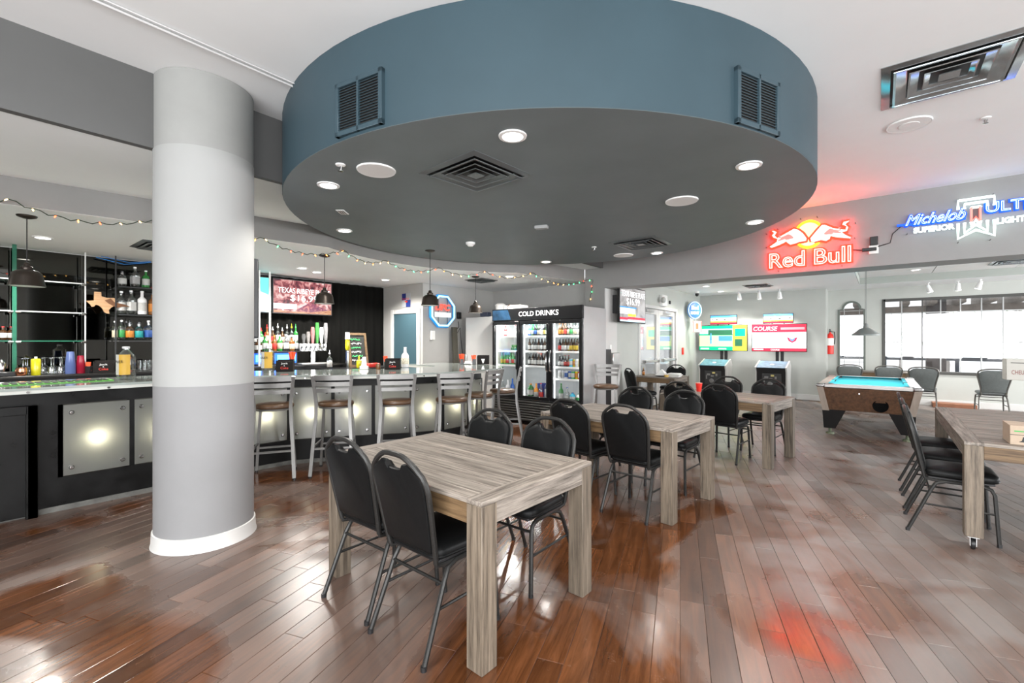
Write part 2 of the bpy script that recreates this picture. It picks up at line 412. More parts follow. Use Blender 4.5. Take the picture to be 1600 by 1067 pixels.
def plank_geo(poly, org):
    """top face bevelled prism in the plank's own frame"""
    c = [((p[0] - org.x) * pu.x + (p[1] - org.y) * pu.y, (p[0] - org.x) * pv.x + (p[1] - org.y) * pv.y) for p in poly]
    cx, cy = sum(p[0] for p in c) / len(c), sum(p[1] for p in c) / len(c)
    def sh(d): return [(p[0] - math.copysign(min(d, abs(p[0] - cx)), p[0] - cx), p[1] - math.copysign(min(d, abs(p[1] - cy)), p[1] - cy)) for p in c]
    a, b = sh(0.0007), sh(0.0024)
    return [[(p[0], p[1], -0.006) for p in a], [(p[0], p[1], -0.0016) for p in a], [(p[0], p[1], 0.0) for p in b]]
PW = 0.124; planks = []; rng = random.Random(3)
corners = [Vector(p) for p in ((X0, Y0), (X1, Y0), (X1, YF), (X0, YF))]
vs = [c.dot(pv) for c in corners]; us = [c.dot(pu) for c in corners]
v = min(vs)
while v < max(vs):
    u = min(us) - rng.random() * 1.2
    while u < max(us):
        L = rng.choice((0.6, 0.9, 1.2, 1.2, 1.5))
        q = [pu * uu + pv * vv for uu, vv in ((u, v), (u + L, v), (u + L, v + PW), (u, v + PW))]
        poly = [(p.x, p.y) for p in q]
        poly = clip(poly, -5.62, X1, 0)
        if poly: poly = clip(poly, Y0, YF, 1)
        if poly:
            cx, cy = sum(p[0] for p in poly) / len(poly), sum(p[1] for p in poly) / len(poly)
            if not (cy > 7.7 and cx < -4.0) and not (cy > 13.5 and cx < -1.1):
                planks.append((poly, Vector((cx, cy)), rng.random()))
        u += L
    v += PW
def plank_weight(p):
    c = p[1]; d = depth(Vector((c.x, c.y, 0)))
    if d < 0.9: return 0
    px = (c.x * CA + c.y * SA) / d * FPX
    py = CAM_H / d * FPX
    if abs(px) > 840 or py > 600: return 0
    a = abs(sum(p[0][i][0] * p[0][(i + 1) % len(p[0])][1] - p[0][(i + 1) % len(p[0])][0] * p[0][i][1] for i in range(len(p[0]))))
    return a / d ** 3
planks.sort(key=plank_weight, reverse=True)
rest = MB(); rest_r = []
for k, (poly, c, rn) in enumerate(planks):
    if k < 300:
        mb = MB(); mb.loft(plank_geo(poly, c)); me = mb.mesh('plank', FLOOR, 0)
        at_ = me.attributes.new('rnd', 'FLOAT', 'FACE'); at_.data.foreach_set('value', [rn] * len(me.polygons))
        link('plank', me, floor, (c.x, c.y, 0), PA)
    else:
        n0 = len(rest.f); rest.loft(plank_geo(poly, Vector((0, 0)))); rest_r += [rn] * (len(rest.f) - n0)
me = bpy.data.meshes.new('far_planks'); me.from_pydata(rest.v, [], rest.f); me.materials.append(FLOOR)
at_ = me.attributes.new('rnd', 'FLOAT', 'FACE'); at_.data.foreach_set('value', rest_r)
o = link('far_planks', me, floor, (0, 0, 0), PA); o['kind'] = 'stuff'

# ---- ceilings, fascias, drum
XS = -3.967                                   # dark fascia between high ceiling and bar ceilings
DC = Vector((-2.871, 4.031)); DR = 2.50       # round drum
def fx(y): return -5.58 + 0.1666 * (y - 0.257)
struct('ceiling_high', MB().box(XS, X1, Y0, YH, 3.34, 3.42), WHITE)
struct('wall_fascia_dark', MB().box(XS - 0.06, XS, Y0, YH, 2.816, 3.42), FASCIA)
RA = DR + 0.06
hits = [y for y in [i * 0.01 for i in range(-300, 800)] if (Vector((fx(y), y)) - DC).length < RA]
ya, yb = hits[0], hits[-1]
aa = math.atan2(ya - DC.y, fx(ya) - DC.x) % (2 * math.pi); ab = math.atan2(yb - DC.y, fx(yb) - DC.x) % (2 * math.pi)
fline = [(fx(Y0), Y0), (fx(ya), ya)] + [(DC.x + RA * math.cos(aa + (ab - aa) * i / 24), DC.y + RA * math.sin(aa + (ab - aa) * i / 24)) for i in range(1, 24)] + [(fx(yb), yb), (fx(YH), YH)]
struct('ceiling_middle', MB().prism(fline + [(XS - .058, YH), (XS - .058, Y0)], 2.82, 2.88), WHITE)
struct('ceiling_bar', MB().prism([(p[0] - .015, p[1]) for p in fline] + [(-4.35, 7.571), (-4.35, 7.78), (X0, 7.78), (X0, Y0)], 2.59, 2.66), WHITE)
struct('wall_fascia_bar', MB().prism(fline + [(p[0] - 0.03, p[1]) for p in reversed(fline)], 2.592, 2.82), FASCIA2)
drum = tag(thing('ceiling_drum', 'big round teal ceiling drum with grey underside above the tables', 'ceiling drum', (DC.x, DC.y, 0)), kind='structure')
NS = 96
ring = lambda r, z: [(r * math.cos(2 * math.pi * i / NS), r * math.sin(2 * math.pi * i / NS), z) for i in range(NS)]
MB().loft([ring(DR, 2.717), ring(DR, 3.339)], caps=False).build('drum_wall', TEAL, drum)
MB().loft([ring(DR - 0.002, 2.715), ring(DR - 0.002, 2.722)]).build('drum_underside', DRUMB, drum)

# ---- round column
COLC = (-3.946, 1.212)
column = tag(thing('support_column', 'thick round grey column with white base trim beside the bar', 'column', (*COLC, 0)), kind='structure')
def colring(r, z, n=64): return [(r * math.cos(2 * math.pi * i / n), r * math.sin(2 * math.pi * i / n), z) for i in range(n)]
CR = 0.315
MB().loft([colring(CR, 0), colring(CR, 1.148)]).build('lower_shaft', mat('column_mid_grey', (0.24, 0.24, 0.245), 0.75, var=0.03, scale=3), column)
MB().loft([colring(CR + .0015, 1.148), colring(CR + .0015, 2.815)]).build('upper_shaft', mat('column_pale_grey', (0.35, 0.355, 0.35), 0.8, var=0.02, scale=3), column)
MB().loft([colring(CR - .002, 2.815), colring(CR - .002, 3.338)]).build('collar', mat('column_collar_grey', (0.30, 0.305, 0.295), 0.8, var=0.04, scale=4), column)
MB().loft([colring(CR + .002, 0.001), colring(CR + .02, 0.001), colring(CR + .014, 0.02), colring(CR + .010, 0.10), colring(CR + .002, 0.103)]).build('base_trim', TRIM, column)

# ---- walls
struct('wall_bar', MB().box(X0 - .15, X0, Y0, 5.73, 0, 2.66), WALL)
struct('wall_service', MB().box(X0, -6.85, 5.73, 5.88, 0, 2.60), WALL)
struct('wall_neon', MB().box(-7.0, -6.85, 5.88, 7.78, 0, 2.60), WALL)
struct('wall_cooler', MB().box(-7.0, -4.0, 7.78, 7.93, 0, 2.64), WALL)
struct('wall_pier', MB().box(-4.35, -3.944, YH, 8.05, 0, 3.42), HEADER)
struct('wall_header', MB().box(-3.944, X1, YH, 8.05, 2.44, 3.42), HEADER)
bx('pier_edge', TRIM, -3.944, -3.93, YH + .01, 8.06, 0, 2.44)
bpy.data.objects['pier_edge'].name = 'trim_1'; bpy.data.objects['trim_1']['kind'] = 'structure'
XD = -4.0; DY0, DY1, DZ = 9.25, 11.45, 2.2
struct('wall_door', MB().box(XD - .15, XD, 8.05, DY0, 0, 2.9).box(XD - .15, XD, DY1, 13.6, 0, 2.9).box(XD - .15, XD, DY0, DY1, DZ, 2.9), WALL_LOUNGE)
struct('wall_screens', MB().box(XD - .15, -1.04, 13.45, 13.6, 0, 2.9), WALL_LOUNGE)
# window wall with a wide window and an arched one
wx0, wx1, wz0, wz1 = 0.05, 3.6, 0.745, 2.45
ax0, ax1, az1 = -0.837, -0.286, 2.26
acx, acr = -0.56, 0.185
arc = [(acx + acr * math.cos(math.pi * i / 16), az1 + acr * math.sin(math.pi * i / 16)) for i in range(17)]
ww = MB()
f_ = lambda u, v, w: (u, w, v)
ww.box(-1.19, ax0, YF, YF + .18, 0, 2.9).box(ax0, X1, YF, YF + .18, 0, wz0)
ww.prism([(ax0, az1), (ax0, 2.9), (ax1, 2.9), (ax1, az1)] + arc, YF, YF + .18, f_)
ww.box(ax1, wx0, YF, YF + .18, wz0, 2.9).box(wx0, wx1, YF, YF + .18, wz1, 2.9).box(wx1, X1, YF, YF + .18, wz0, 2.9)
struct('wall_window', ww, WALL_LOUNGE)
struct('wall_return', MB().box(-1.19, -1.04, 13.6, 14.1, 0, 2.9), WALL_LOUNGE)
# right wall and back wall, out of the photograph, with openings added for the fill lamps
rw = MB()
rw.box(X1, X1 + .15, Y0, YF + .18, 0, .6).box(X1, X1 + .15, Y0, YF + .18, 2.9, 3.42)
for a, b in ((Y0, -3.1), (.5, 5.3), (7.3, 9.1), (13.5, YF + .18)): rw.box(X1, X1 + .15, a, b, .6, 2.9)
struct('wall_right', rw, WALL)
bw = MB(); bw.box(X0 - .15, X1 + .15, Y0 - .15, Y0, 0, .6).box(X0 - .15, X1 + .15, Y0 - .15, Y0, 2.9, 3.42).box(X0 - .15, -2.2, Y0 - .15, Y0, .6, 2.9).box(5.4, X1 + .15, Y0 - .15, Y0, .6, 2.9)
struct('wall_back', bw, WALL)

# ---- lounge ceiling with a tiled tray
TX, TY0, TY1, TZ = -0.38, 8.5, 13.02, 2.90
struct('ceiling_lounge', MB().box(XD - .15, TX, 8.05, 14.1, 2.75, 2.80).box(TX, X1, 8.05, TY0, 2.75, 2.80).box(TX, X1, TY1, 14.1, 2.75, 2.80), WHITE)
tray = struct('ceiling_tray', MB().box(TX - .3, X1, TY0 - .2, TY1 + .2, TZ + .02, TZ + .06), mat('tray_grid_white', (0.55, 0.55, 0.54), 0.6))
struct('trim_2', MB().box(TX + .012, X1 - .002, TY1 - .012, TY1 - .001, 2.752, TZ - .001).box(TX + .001, TX + .012, TY0 + .001, TY1 - .001, 2.752, TZ - .001), mat('tray_side_green_grey', (0.42, 0.45, 0.42), 0.6))
TILE = mat('ceiling_tile_white', (0.80, 0.80, 0.79), 0.8, var=0.04, scale=60, bump=0.1)
tm = MB().box(.006, 1.194, .006, .596, 0, .02, .003).mesh('tile', TILE)
ty = TY0
while ty < TY1 - .08:
    tx = TX + .014
    while tx < X1 - .1:
        t = link('tile', tm, tray, (tx, ty, TZ))
        t.scale = (min(1, (X1 - tx) / 1.2), min(1, (TY1 - .014 - ty) / .6), 1)
        tx += 1.2
    ty += .6
struct('baseboard_screens', MB().box(XD, -1.04, 13.43, 13.45, 0, .14, .004).box(-1.04, -1.02, 13.43, 14.1, 0, .14, .004), TRIM)
struct('baseboard_window', MB().box(-1.02, X1, YF - .02, YF, 0, .14, .004), TRIM)
struct('baseboard_door', MB().box(XD, XD + .02, 8.06, DY0 - .08, 0, .14, .004).box(XD, XD + .02, DY1 + .08, 13.43, 0, .14, .004), TRIM)
# thin conduit on the high ceiling
pipe = MB().cyl((-3.34, -1.5, 3.325), (-3.34, 3.0, 3.325), .008).cyl((-3.30, -1.5, 3.328), (-3.30, 2.3, 3.328), .005)
tag(pipe.build('ceiling_conduit', mat('conduit_pale', (0.6, 0.6, 0.6), 0.4)), 'thin pale conduit running along the high ceiling to the round drum', 'conduit')

# ---- windows
DFR = mat('window_frame_dark', (0.06, 0.06, 0.055), 0.45)
MUN = mat('muntin_grey', (0.42, 0.43, 0.43), 0.4)
w1 = tag(thing('window_1', 'wide window of many panes above the black chairs with grey sheen', 'window', (wx0, YF, 0)), kind='structure')
W = wx1 - wx0
MB().box(0, W, -.02, .1, wz0 - .03, wz0 + .03, .004).box(0, W, -.02, .1, wz1 - .04, wz1 + .02, .004).box(-.02, .04, -.02, .1, wz0 - .03, wz1 + .02, .004).box(W - .04, W + .02, -.02, .1, wz0, wz1, .004).build('frame', DFR, w1)
vx = [at_y(p, 500, YF).x - wx0 for p in (1409, 1441, 1470, 1501, 1534, 1568, 1605)] + [W - .55]
vx = [.02] + vx + [W - .02]
hz = [wz0 + .02, 1.44, 2.13, wz1 - .02]
for a, q in zip(vx[1:-1], range(20)): MB().box(a - .010, a + .010, .02, .06, wz0, wz1).build('muntin', DFR if q == 1 else MUN, w1)
for z in hz[1:-1]: MB().box(0, W, .022, .058, z - .009, z + .009).build('muntin', MUN, w1)
for a, b in zip(vx[:-1], vx[1:]):
    for c, d in zip(hz[:-1], hz[1:]): MB().box(a + .011, b - .011, .036, .042, c + .01, d - .01).build('pane', CLEAR, w1)
w2 = tag(thing('window_2', 'narrow window with a small round arch beside the fire extinguisher', 'window', (acx, YF, 0)), kind='structure')
l, r_ = ax0 - acx, ax1 - acx
arcl = [(acr * math.cos(math.pi * i / 16), az1 + acr * math.sin(math.pi * i / 16)) for i in range(17)]
path = [(l + .02, wz0 + .02), (r_ - .02, wz0 + .02), (r_ - .02, az1 - .01)] + [(p[0] * .95, p[1]) for p in arcl] + [(l + .02, az1 - .01)]
MB().bar([(p[0], .03, p[1]) for p in path], .05, .022, closed=True).build('frame', mat('window_frame_green_grey', (0.12, 0.14, 0.12), 0.45), w2)
for x in (l + .13, r_ - .12): MB().box(x - .006, x + .006, .02, .05, wz0, az1).build('muntin', MUN, w2)
for z in (.95, 1.05, 2.22): MB().box(l, r_, .022, .048, z - .006, z + .006).build('muntin', MUN, w2)
MB().prism([(l + .02, wz0 + .02), (r_ - .02, wz0 + .02), (r_ - .02, az1)] + arcl + [(l + .02, az1)], .033, .037, f_).build('pane', CLEAR, w2)
def added_window(name, label, pts, axis):  # frame of an unseen window, added to hold a fill lamp
    o = tag(thing(name, label, 'window'), kind='structure'); a, b, p, z0, z1 = pts
    n = 4
    fr, gl = MB(), MB()
    for i in range(n + 1):
        u = a + (b - a) * i / n
        if axis == 'x': fr.box(p + .05, p + .11, u - .03, u + .03, z0, z1)
        else: fr.box(u - .03, u + .03, p - .11, p - .05, z0, z1)
    for z in (z0, z1):
        if axis == 'x': fr.box(p + .05, p + .11, a, b, z - .03, z + .03)
        else: fr.box(a, b, p - .11, p - .05, z - .03, z + .03)
    fr.build('frame', DFR, o)
added_window('added_window_3', 'added unseen tall window in the right wall nearest the photographer', (-3.1, .5, X1, .6, 2.9), 'x')
added_window('added_window_4', 'added unseen tall window in the right wall beside the header', (5.3, 7.3, X1, .6, 2.9), 'x')
added_window('added_window_5', 'added unseen tall window in the lounge right wall', (9.1, 13.5, X1, .6, 2.9), 'x')
added_window('added_window_6', 'added unseen long window in the back wall', (-2.2, 5.4, Y0, .6, 2.9), 'y')

# ---- doors
d1 = tag(thing('door_1', 'teal service door in white frame behind the bar', 'door', (0, 5.73, 0)), kind='structure')
a, b = at_y(612, 500, 5.73).x, at_y(657, 500, 5.73).x
zt = at_y(635, 483, 5.73).z
MB().box(a, a + .09, -.03, 0, 0, zt, .004).box(b - .09, b, -.03, 0, 0, zt, .004).box(a + .0905, b - .0905, -.029, 0, zt - .09, zt - .001, .004).build('frame', TRIM, d1)
MB().box(a + .092, b - .092, -.012, 0, .01, zt - .092).build('slab', mat('door_teal', (0.05, 0.10, 0.125), 0.45), d1)
MB().lathe([(.0, -.06), (.022, -.058), (.026, -.04), (.012, -.03), (.012, -.012)], 12, (b - .15, 0, 1.0), 'y').build('door_handle', CHROME, d1)
d2 = tag(thing('door_2', 'white framed double glass door with push bars', 'door', (XD, 0, 0)), kind='structure')
MB().box(-.1, .03, DY0 - .07, DY0, 0, DZ + .07, .004).box(-.1, .03, DY1, DY1 + .07, 0, DZ + .07, .004).box(-.1, .03, DY0, DY1, DZ, DZ + .07, .004).build('frame', TRIM, d2)
mid = (DY0 + DY1) / 2
for a, b in ((DY0, mid), (mid, DY1)):
    lf = MB().box(-.06, -.01, a + .005, a + .11, .01, DZ - .005, .004).box(-.06, -.01, b - .11, b - .005, .01, DZ - .005, .004).box(-.06, -.01, a + .11, b - .11, DZ - .12, DZ - .005).box(-.06, -.01, a + .11, b - .11, .01, .22).build('leaf', TRIM, d2)
    MB().box(-.04, -.03, a + .11, b - .11, .22, DZ - .12).build('pane', CLEAR, lf)
    MB().box(-.01, .07, a + .12, a + .20, .98, 1.06, .01).box(-.01, .07, b - .20, b - .12, .98, 1.06, .01).box(.035, .07, a + .12, b - .12, .99, 1.05, .01).build('push_bar', STEEL, lf)
MB().box(-.01, .06, DY0 + .3, DY0 + .7, DZ - .09, DZ - .02, .006).box(-.01, .06, mid + .3, mid + .7, DZ - .09, DZ - .02, .006).build('door_closer', STEEL, d2)

# ---- outside: patio with pergola
struct('ground_patio', MB().box(-14, 16, YF + .18, 30, -.15, -.05).box(-14, XD - .15, 8.0, YF + .18, -.15, -.05), mat('patio_concrete', (0.55, 0.54, 0.52), 0.8, var=0.1, scale=3))
PERG = mat('pergola_timber', (0.20, 0.17, 0.15), 0.7, var=0.2, scale=6)
pg = thing('patio_pergola', 'dark timber patio pergola with post and joists outside the wide window', 'pergola', (0, 16.2, 0))
c0 = at_y(1462, 500, 16.2)
MB().box(-2, 7, -.1, .1, at_y(1500, 487, 16.2).z, at_y(1500, 476, 16.2).z).build('beam', PERG, pg)
MB().box(c0.x - .19, c0.x + .19, -.17, .17, -.05, 2.6, .01).build('post', mat('post_brown', (0.06, 0.05, 0.05), 0.6, var=0.2, scale=5), pg)
jm = MB().box(-.07, .07, -1.2, 1.5, 0, .28, .01).mesh('joist', PERG)
for i in range(18): link('joist', jm, pg, (-2 + i * .5, 0, at_y(1500, 477, 16.2).z))
rl = thing('patio_railing', 'low grey patio railing outside the wide window', 'railing', (0, 17.6, 0))
RAILM = mat('railing_grey', (0.10, 0.115, 0.14), 0.5)
MB().box(-3, 8, -.04, .04, .92, 1.02, .01).build('top_rail', RAILM, rl)
MB().box(-3, 8, -.03, .03, .10, .16).build('bottom_rail', RAILM, rl)
pm = MB().box(-.04, .04, -.04, .04, -.05, .93).mesh('rail_post', RAILM)
for i in range(8): link('rail_post', pm, rl, (-3 + i * 1.55, 0, 0))
LEAF = mat('pale_leaf', (0.32, 0.40, 0.28), 0.7, var=0.3, scale=10); BARK = mat('pale_bark', (0.45, 0.42, 0.40), 0.8)
for n, (px, yy, h, lab) in enumerate(((1478, 20, 2.6, 'small bare tree beyond the patio railing beside the pergola post'), (1596, 19, 3.2, 'leaning bare tree beyond the patio railing at the photo edge'), (1405, 23, 2.4, 'thin bare tree beyond the railing seen left of the pergola post'))):
    p = at_y(px, 560, yy); t = thing('patio_tree', lab, 'tree', (p.x, yy, -.05))
    rg = random.Random(n)
    MB().tube([(0, 0, 0), (.05, 0, h * .3), (-.05, .05, h * .6), (.02, 0, h)], .07, 7, r_end=.02).build('trunk', BARK, t)
    mb = MB()
    for i in range(7):
        z = h * (.4 + .08 * i); a = rg.random() * 6.3
        mb.tube([(0, 0, z), (.35 * math.cos(a), .35 * math.sin(a), z + .25), (.6 * math.cos(a), .6 * math.sin(a), z + .6)], .025, 5, r_end=.008)
    mb.build('branches', BARK, t)
    mb = MB()
    for i in range(60):
        a, rr, z = rg.random() * 6.3, .2 + .5 * rg.random(), h * (.5 + .5 * rg.random()); x, y = rr * math.cos(a), rr * math.sin(a)
        mb.add([(x, y, z), (x + .06, y + .01, z + .03), (x + .02, y + .05, z + .09)], [(0, 1, 2)])
    tag(mb.build('leaves', LEAF, t, smooth=0), kind='stuff')
# ================================================================== FURNITURE
def rounded(w, d, r, n=5, cy=0.0, wf=None):
    """rounded rectangle outline; wf = half width at the front"""
    wf = wf or w; pts = []
    for (cx, yy, a0, hw) in ((1, 1, 0, wf), (-1, 1, 90, wf), (-1, -1, 180, w), (1, -1, 270, w)):
        for i in range(n + 1):
            a = R(a0 + 90 * i / n)
            pts.append((cx * (hw - r) + r * math.cos(a), cy + yy * (d - r) + r * math.sin(a)))
    return pts
def cushion(pts, z0, z1, puff=0.012):
    cx = sum(p[0] for p in pts) / len(pts); cy = sum(p[1] for p in pts) / len(pts)
    def sc(k, z): return [(cx + (p[0] - cx) * k, cy + (p[1] - cy) * k, z) for p in pts]
    h = z1 - z0
    return MB().loft([sc(.93, z0), sc(.985, z0 + h * .12), sc(1.0, z0 + h * .3), sc(1.0, z0 + h * .6), sc(.97, z0 + h * .84), sc(.88, z1), sc(.6, z1 + puff), sc(.2, z1 + puff * 1.3)])
def back_y(z): return -.185 - (z - .46) * .20 - max(0, z - .75) * .06
def make_chair(label, group, crown=True, vinyl=VINYL, gm=GUN):
    t = thing('banquet_chair', label, 'chair', group=group)
    sp = rounded(.19, .205, .06, 5, .02, .205)
    seat = cushion(sp, .435, .497).build('seat', vinyl, t)
    cx = [(p[0] * .995, p[1] * .995 + .0001, .452) for p in sp]
    MB().tube(cx, .005, 6, closed=True).build('piping', vinyl, seat)
    MB().box(-.175, .175, -.16, .2, .418, .436, .004).build('seat_board', BLACKP, t)
    if crown:
        half = [(.178, .43), (.188, .52), (.200, .66), (.207, .77), (.203, .815), (.187, .85), (.150, .885), (.105, .915), (.070, .93), (.03, .934)]
        notch = [(.085, .893), (.066, .893), (.050, .868), (.028, .862)]
    else:
        half = [(.165, .43), (.178, .55), (.205, .68), (.228, .78), (.232, .84), (.218, .885), (.18, .91), (.11, .926), (.05, .932)]
        notch = [(.06, .905), (.03, .905)]
    full = [(-x, z) for x, z in half] + [(x, z) for x, z in reversed(half)]
    MB().tube([(x, back_y(z), z) for x, z in full], .0135, 8).build('back_frame', gm, t)
    inn = [(x - .013, z) for x, z in half if z > .5 and z < .87] + ([(.135, .872), (.098, .897)] if crown else [(.16, .893), (.1, .908)])
    out = [(.172, .475)] + inn + notch
    poly = out + [(-x, z) for x, z in reversed(out)]
    fn = lambda u, v, w: (u, back_y(v) + w, v)
    k = lambda q: [(u * q, .69 + (v - .69) * q) for u, v in poly]
    ring = lambda q, w: [fn(u, v, w) for u, v in k(q)]
    MB().loft([ring(.93, -.017), ring(.985, -.012), ring(1, -.004), ring(1, .008), ring(.96, .024), ring(.85, .03)]).build('backrest', vinyl, t)
    for s in (-1, 1):
        MB().tube([(s * .178, back_y(.44), .44), (s * .176, -.175, .418), (s * .176, -.13, .41), (s * .178, 0, .41), (s * .180, .12, .41)], .0115, 8).build('side_rail', gm, t)
        MB().tube([(s * .182, .02, .41), (s * .186, .14, .41), (s * .190, .178, .395), (s * .193, .194, .36), (s * .205, .215, .012)], .0128, 8).build('leg', gm, t)
        MB().tube([(s * .180, .09, .41), (s * .182, -.06, .41), (s * .186, -.115, .39), (s * .192, -.142, .34), (s * .208, -.275, .012)], .0128, 8).build('leg', gm, t)
        MB().cyl((s * .196, -.19, .225), (s * .199, .205, .225), .0075, n=6).build('stretcher', gm, t)
        for y in (.2155, -.2765): MB().cyl((s * (.2055 if y > 0 else .208), y, .0), (s * (.205 if y > 0 else .2075), y, .022), .0145, n=8).build('foot_cap', BLACKP, t)
    MB().cyl((-.19, .193, .36), (.19, .193, .36), .008, n=6).build('stretcher', gm, t)
    MB().cyl((-.19, -.15, .33), (.19, -.15, .33), .008, n=6).build('stretcher', gm, t)
    return t

def make_table(name, label, L, Wd, H, loc, group=None, casters=False, rz=0.0):
    """plank table with thick square legs; L along x, Wd along y, origin at the centre"""
    t = thing(name, label, 'table', loc, rz, group)
    a, b, lg = L / 2, Wd / 2, .098
    zb = .10 if casters else 0.0
    for sx in (-1, 1):
        for sy in (-1, 1):
            x, y = sx * (a - lg / 2), sy * (b - lg / 2)
            lo = MB().box(x - lg / 2, x + lg / 2, y - lg / 2, y + lg / 2, zb, H - .022, .003).build('leg', WZ, t)
            if casters:
                MB().box(x - .03, x + .03, y - .03, y + .03, .09, .10).box(x - .018, x - .014, y - .02, y + .02, .03, .09).box(x + .014, x + .018, y - .02, y + .02, .03, .09).build('caster_fork', STEEL, t)
                MB().lathe([(.012, -.012), (.036, -.012), (.038, -.006), (.038, .006), (.036, .012), (.012, .012)], 16, (x, y + .012, .0385), 'x').build('caster_wheel', BLACKP, t)
    for sy in (-1, 1): MB().box(-a + lg, a - lg, sy * (b - .004), sy * (b - .028), H - .115, H - .022, .002).build('apron', WZT, t)
    for sx in (-1, 1): MB().box(sx * (a - .004), sx * (a - .028), -b + lg, b - lg, H - .115, H - .022, .002).build('apron', WY, t)
    for sx in (-1, 1): MB().box(sx * (a - lg), sx * a, -b, b, H - .022, H, .002).build('end_board', WY, t)
    n = max(6, int(round(Wd / .09))); w = Wd / n
    for i in range(n): MB().box(-a + lg, a - lg, -b + i * w + .0006, -b + (i + 1) * w - .0006, H - .022, H - .0004 * (i % 3), .0012).build('slat', WX, t)
    return t

t1 = make_table('wood_table', 'large weathered wooden table in the front, nearest the camera', 1.355, .91, .76, (-2.005, 1.93, 0), 'weathered wooden tables', rz=R(-2))
make_table('wood_table', 'weathered wooden table in the middle, second from the camera', 1.365, .90, .76, (-1.92, 4.10, 0), 'weathered wooden tables', rz=R(-5))
make_table('wood_table', 'weathered wooden table third from the camera, with a red cup on it', 1.38, .88, .76, (-1.585, 6.40, 0), 'weathered wooden tables', rz=R(-8))
make_table('wood_table', 'small wooden table by the glass door, covered with napkins and plates', .86, .86, .76, (-3.5, 9.17, 0), 'weathered wooden tables')
make_table('caster_table', 'long wooden table on casters at the right edge with a cardboard box on it', .95, 2.2, .76, (.93, 5.57, 0), casters=True)
make_table('wood_table', 'small wooden table under the wide window, behind the pool table', 1.3, .6, .76, (-.12, 13.72, 0), 'weathered wooden tables')
make_table('wood_table', 'wooden table at the right edge carrying the white slotted box', .8, .8, .80, (3.28, 11.75, 0), 'weathered wooden tables')

c0 = make_chair('black banquet chair in front, left one on the near side of the front table', 'black banquet chairs')
c0.location = (-2.27, 1.625, 0); c0.rotation_euler = (0, 0, R(1))
G = 'black banquet chairs'
PI = math.pi
for x, y, rz, lab in (
    (-1.775, 1.60, R(-1), 'black banquet chair in front, right one on the near side of the front table'),
    (-2.30, 2.33, PI + R(2), 'black banquet chair at the far side of the front table, left one'),
    (-1.755, 2.30, PI, 'black banquet chair at the far side of the front table, right one'),
    (-2.185, 3.80, R(-4), 'black banquet chair at the near side of the middle table, left one'),
    (-1.635, 3.775, R(-4), 'black banquet chair at the near side of the middle table, right one'),
    (-2.19, 4.66, PI + R(-4), 'black banquet chair at the far side of the middle table, left one'),
    (-1.63, 4.62, PI + R(-4), 'black banquet chair at the far side of the middle table, right one'),
    (-1.99, 6.20, R(-8), 'black banquet chair at the near side of the third table, left one'),
    (-1.50, 6.13, R(-6), 'black banquet chair at the near side of the third table, right one'),
    (-1.80, 7.00, PI + R(-8), 'black banquet chair at the far side of the third table, left one'),
    (-1.23, 6.86, PI + R(-6), 'black banquet chair at the far side of the third table, right one'),
    (-3.62, 8.50, R(-38), 'black banquet chair turned sideways before the small table by the glass door'),
    (-3.55, 9.95, PI, 'black banquet chair between the small table and the glass door'),
    (.44, 4.88, R(-90), 'black banquet chair at the caster table, nearest the camera'),
    (.44, 5.47, R(-90), 'black banquet chair at the caster table, second from the camera'),
    (.43, 6.06, R(-90), 'black banquet chair at the caster table, third from the camera')):
    dup(c0, (x, y, 0), rz, lab, G)
g0 = make_chair('grey round-backed chair under the arched window', 'black chairs with grey sheen along the window wall', False, VINYL_SHEEN, GUNL)
spots = [(1327.5, 13.10, 'x'), (1386, 13.05, ''), (1443, 12.85, ''), (1549, 12.75, '')]
labs = ['grey round-backed chair under the arched window', 'grey round-backed chair under the left end of the wide window', 'grey round-backed chair beside the right corner of the pool table', 'grey round-backed chair below the middle of the wide window, standing apart']
for i, (px, yy, _) in enumerate(spots):
    p = at_y(px, 600, yy)
    if i == 0: g0.location = (p.x, yy, 0); g0.rotation_euler = (0, 0, R(2))
    else: dup(g0, (p.x, yy, 0), R((5, -4, 2)[i - 1]), labs[i])

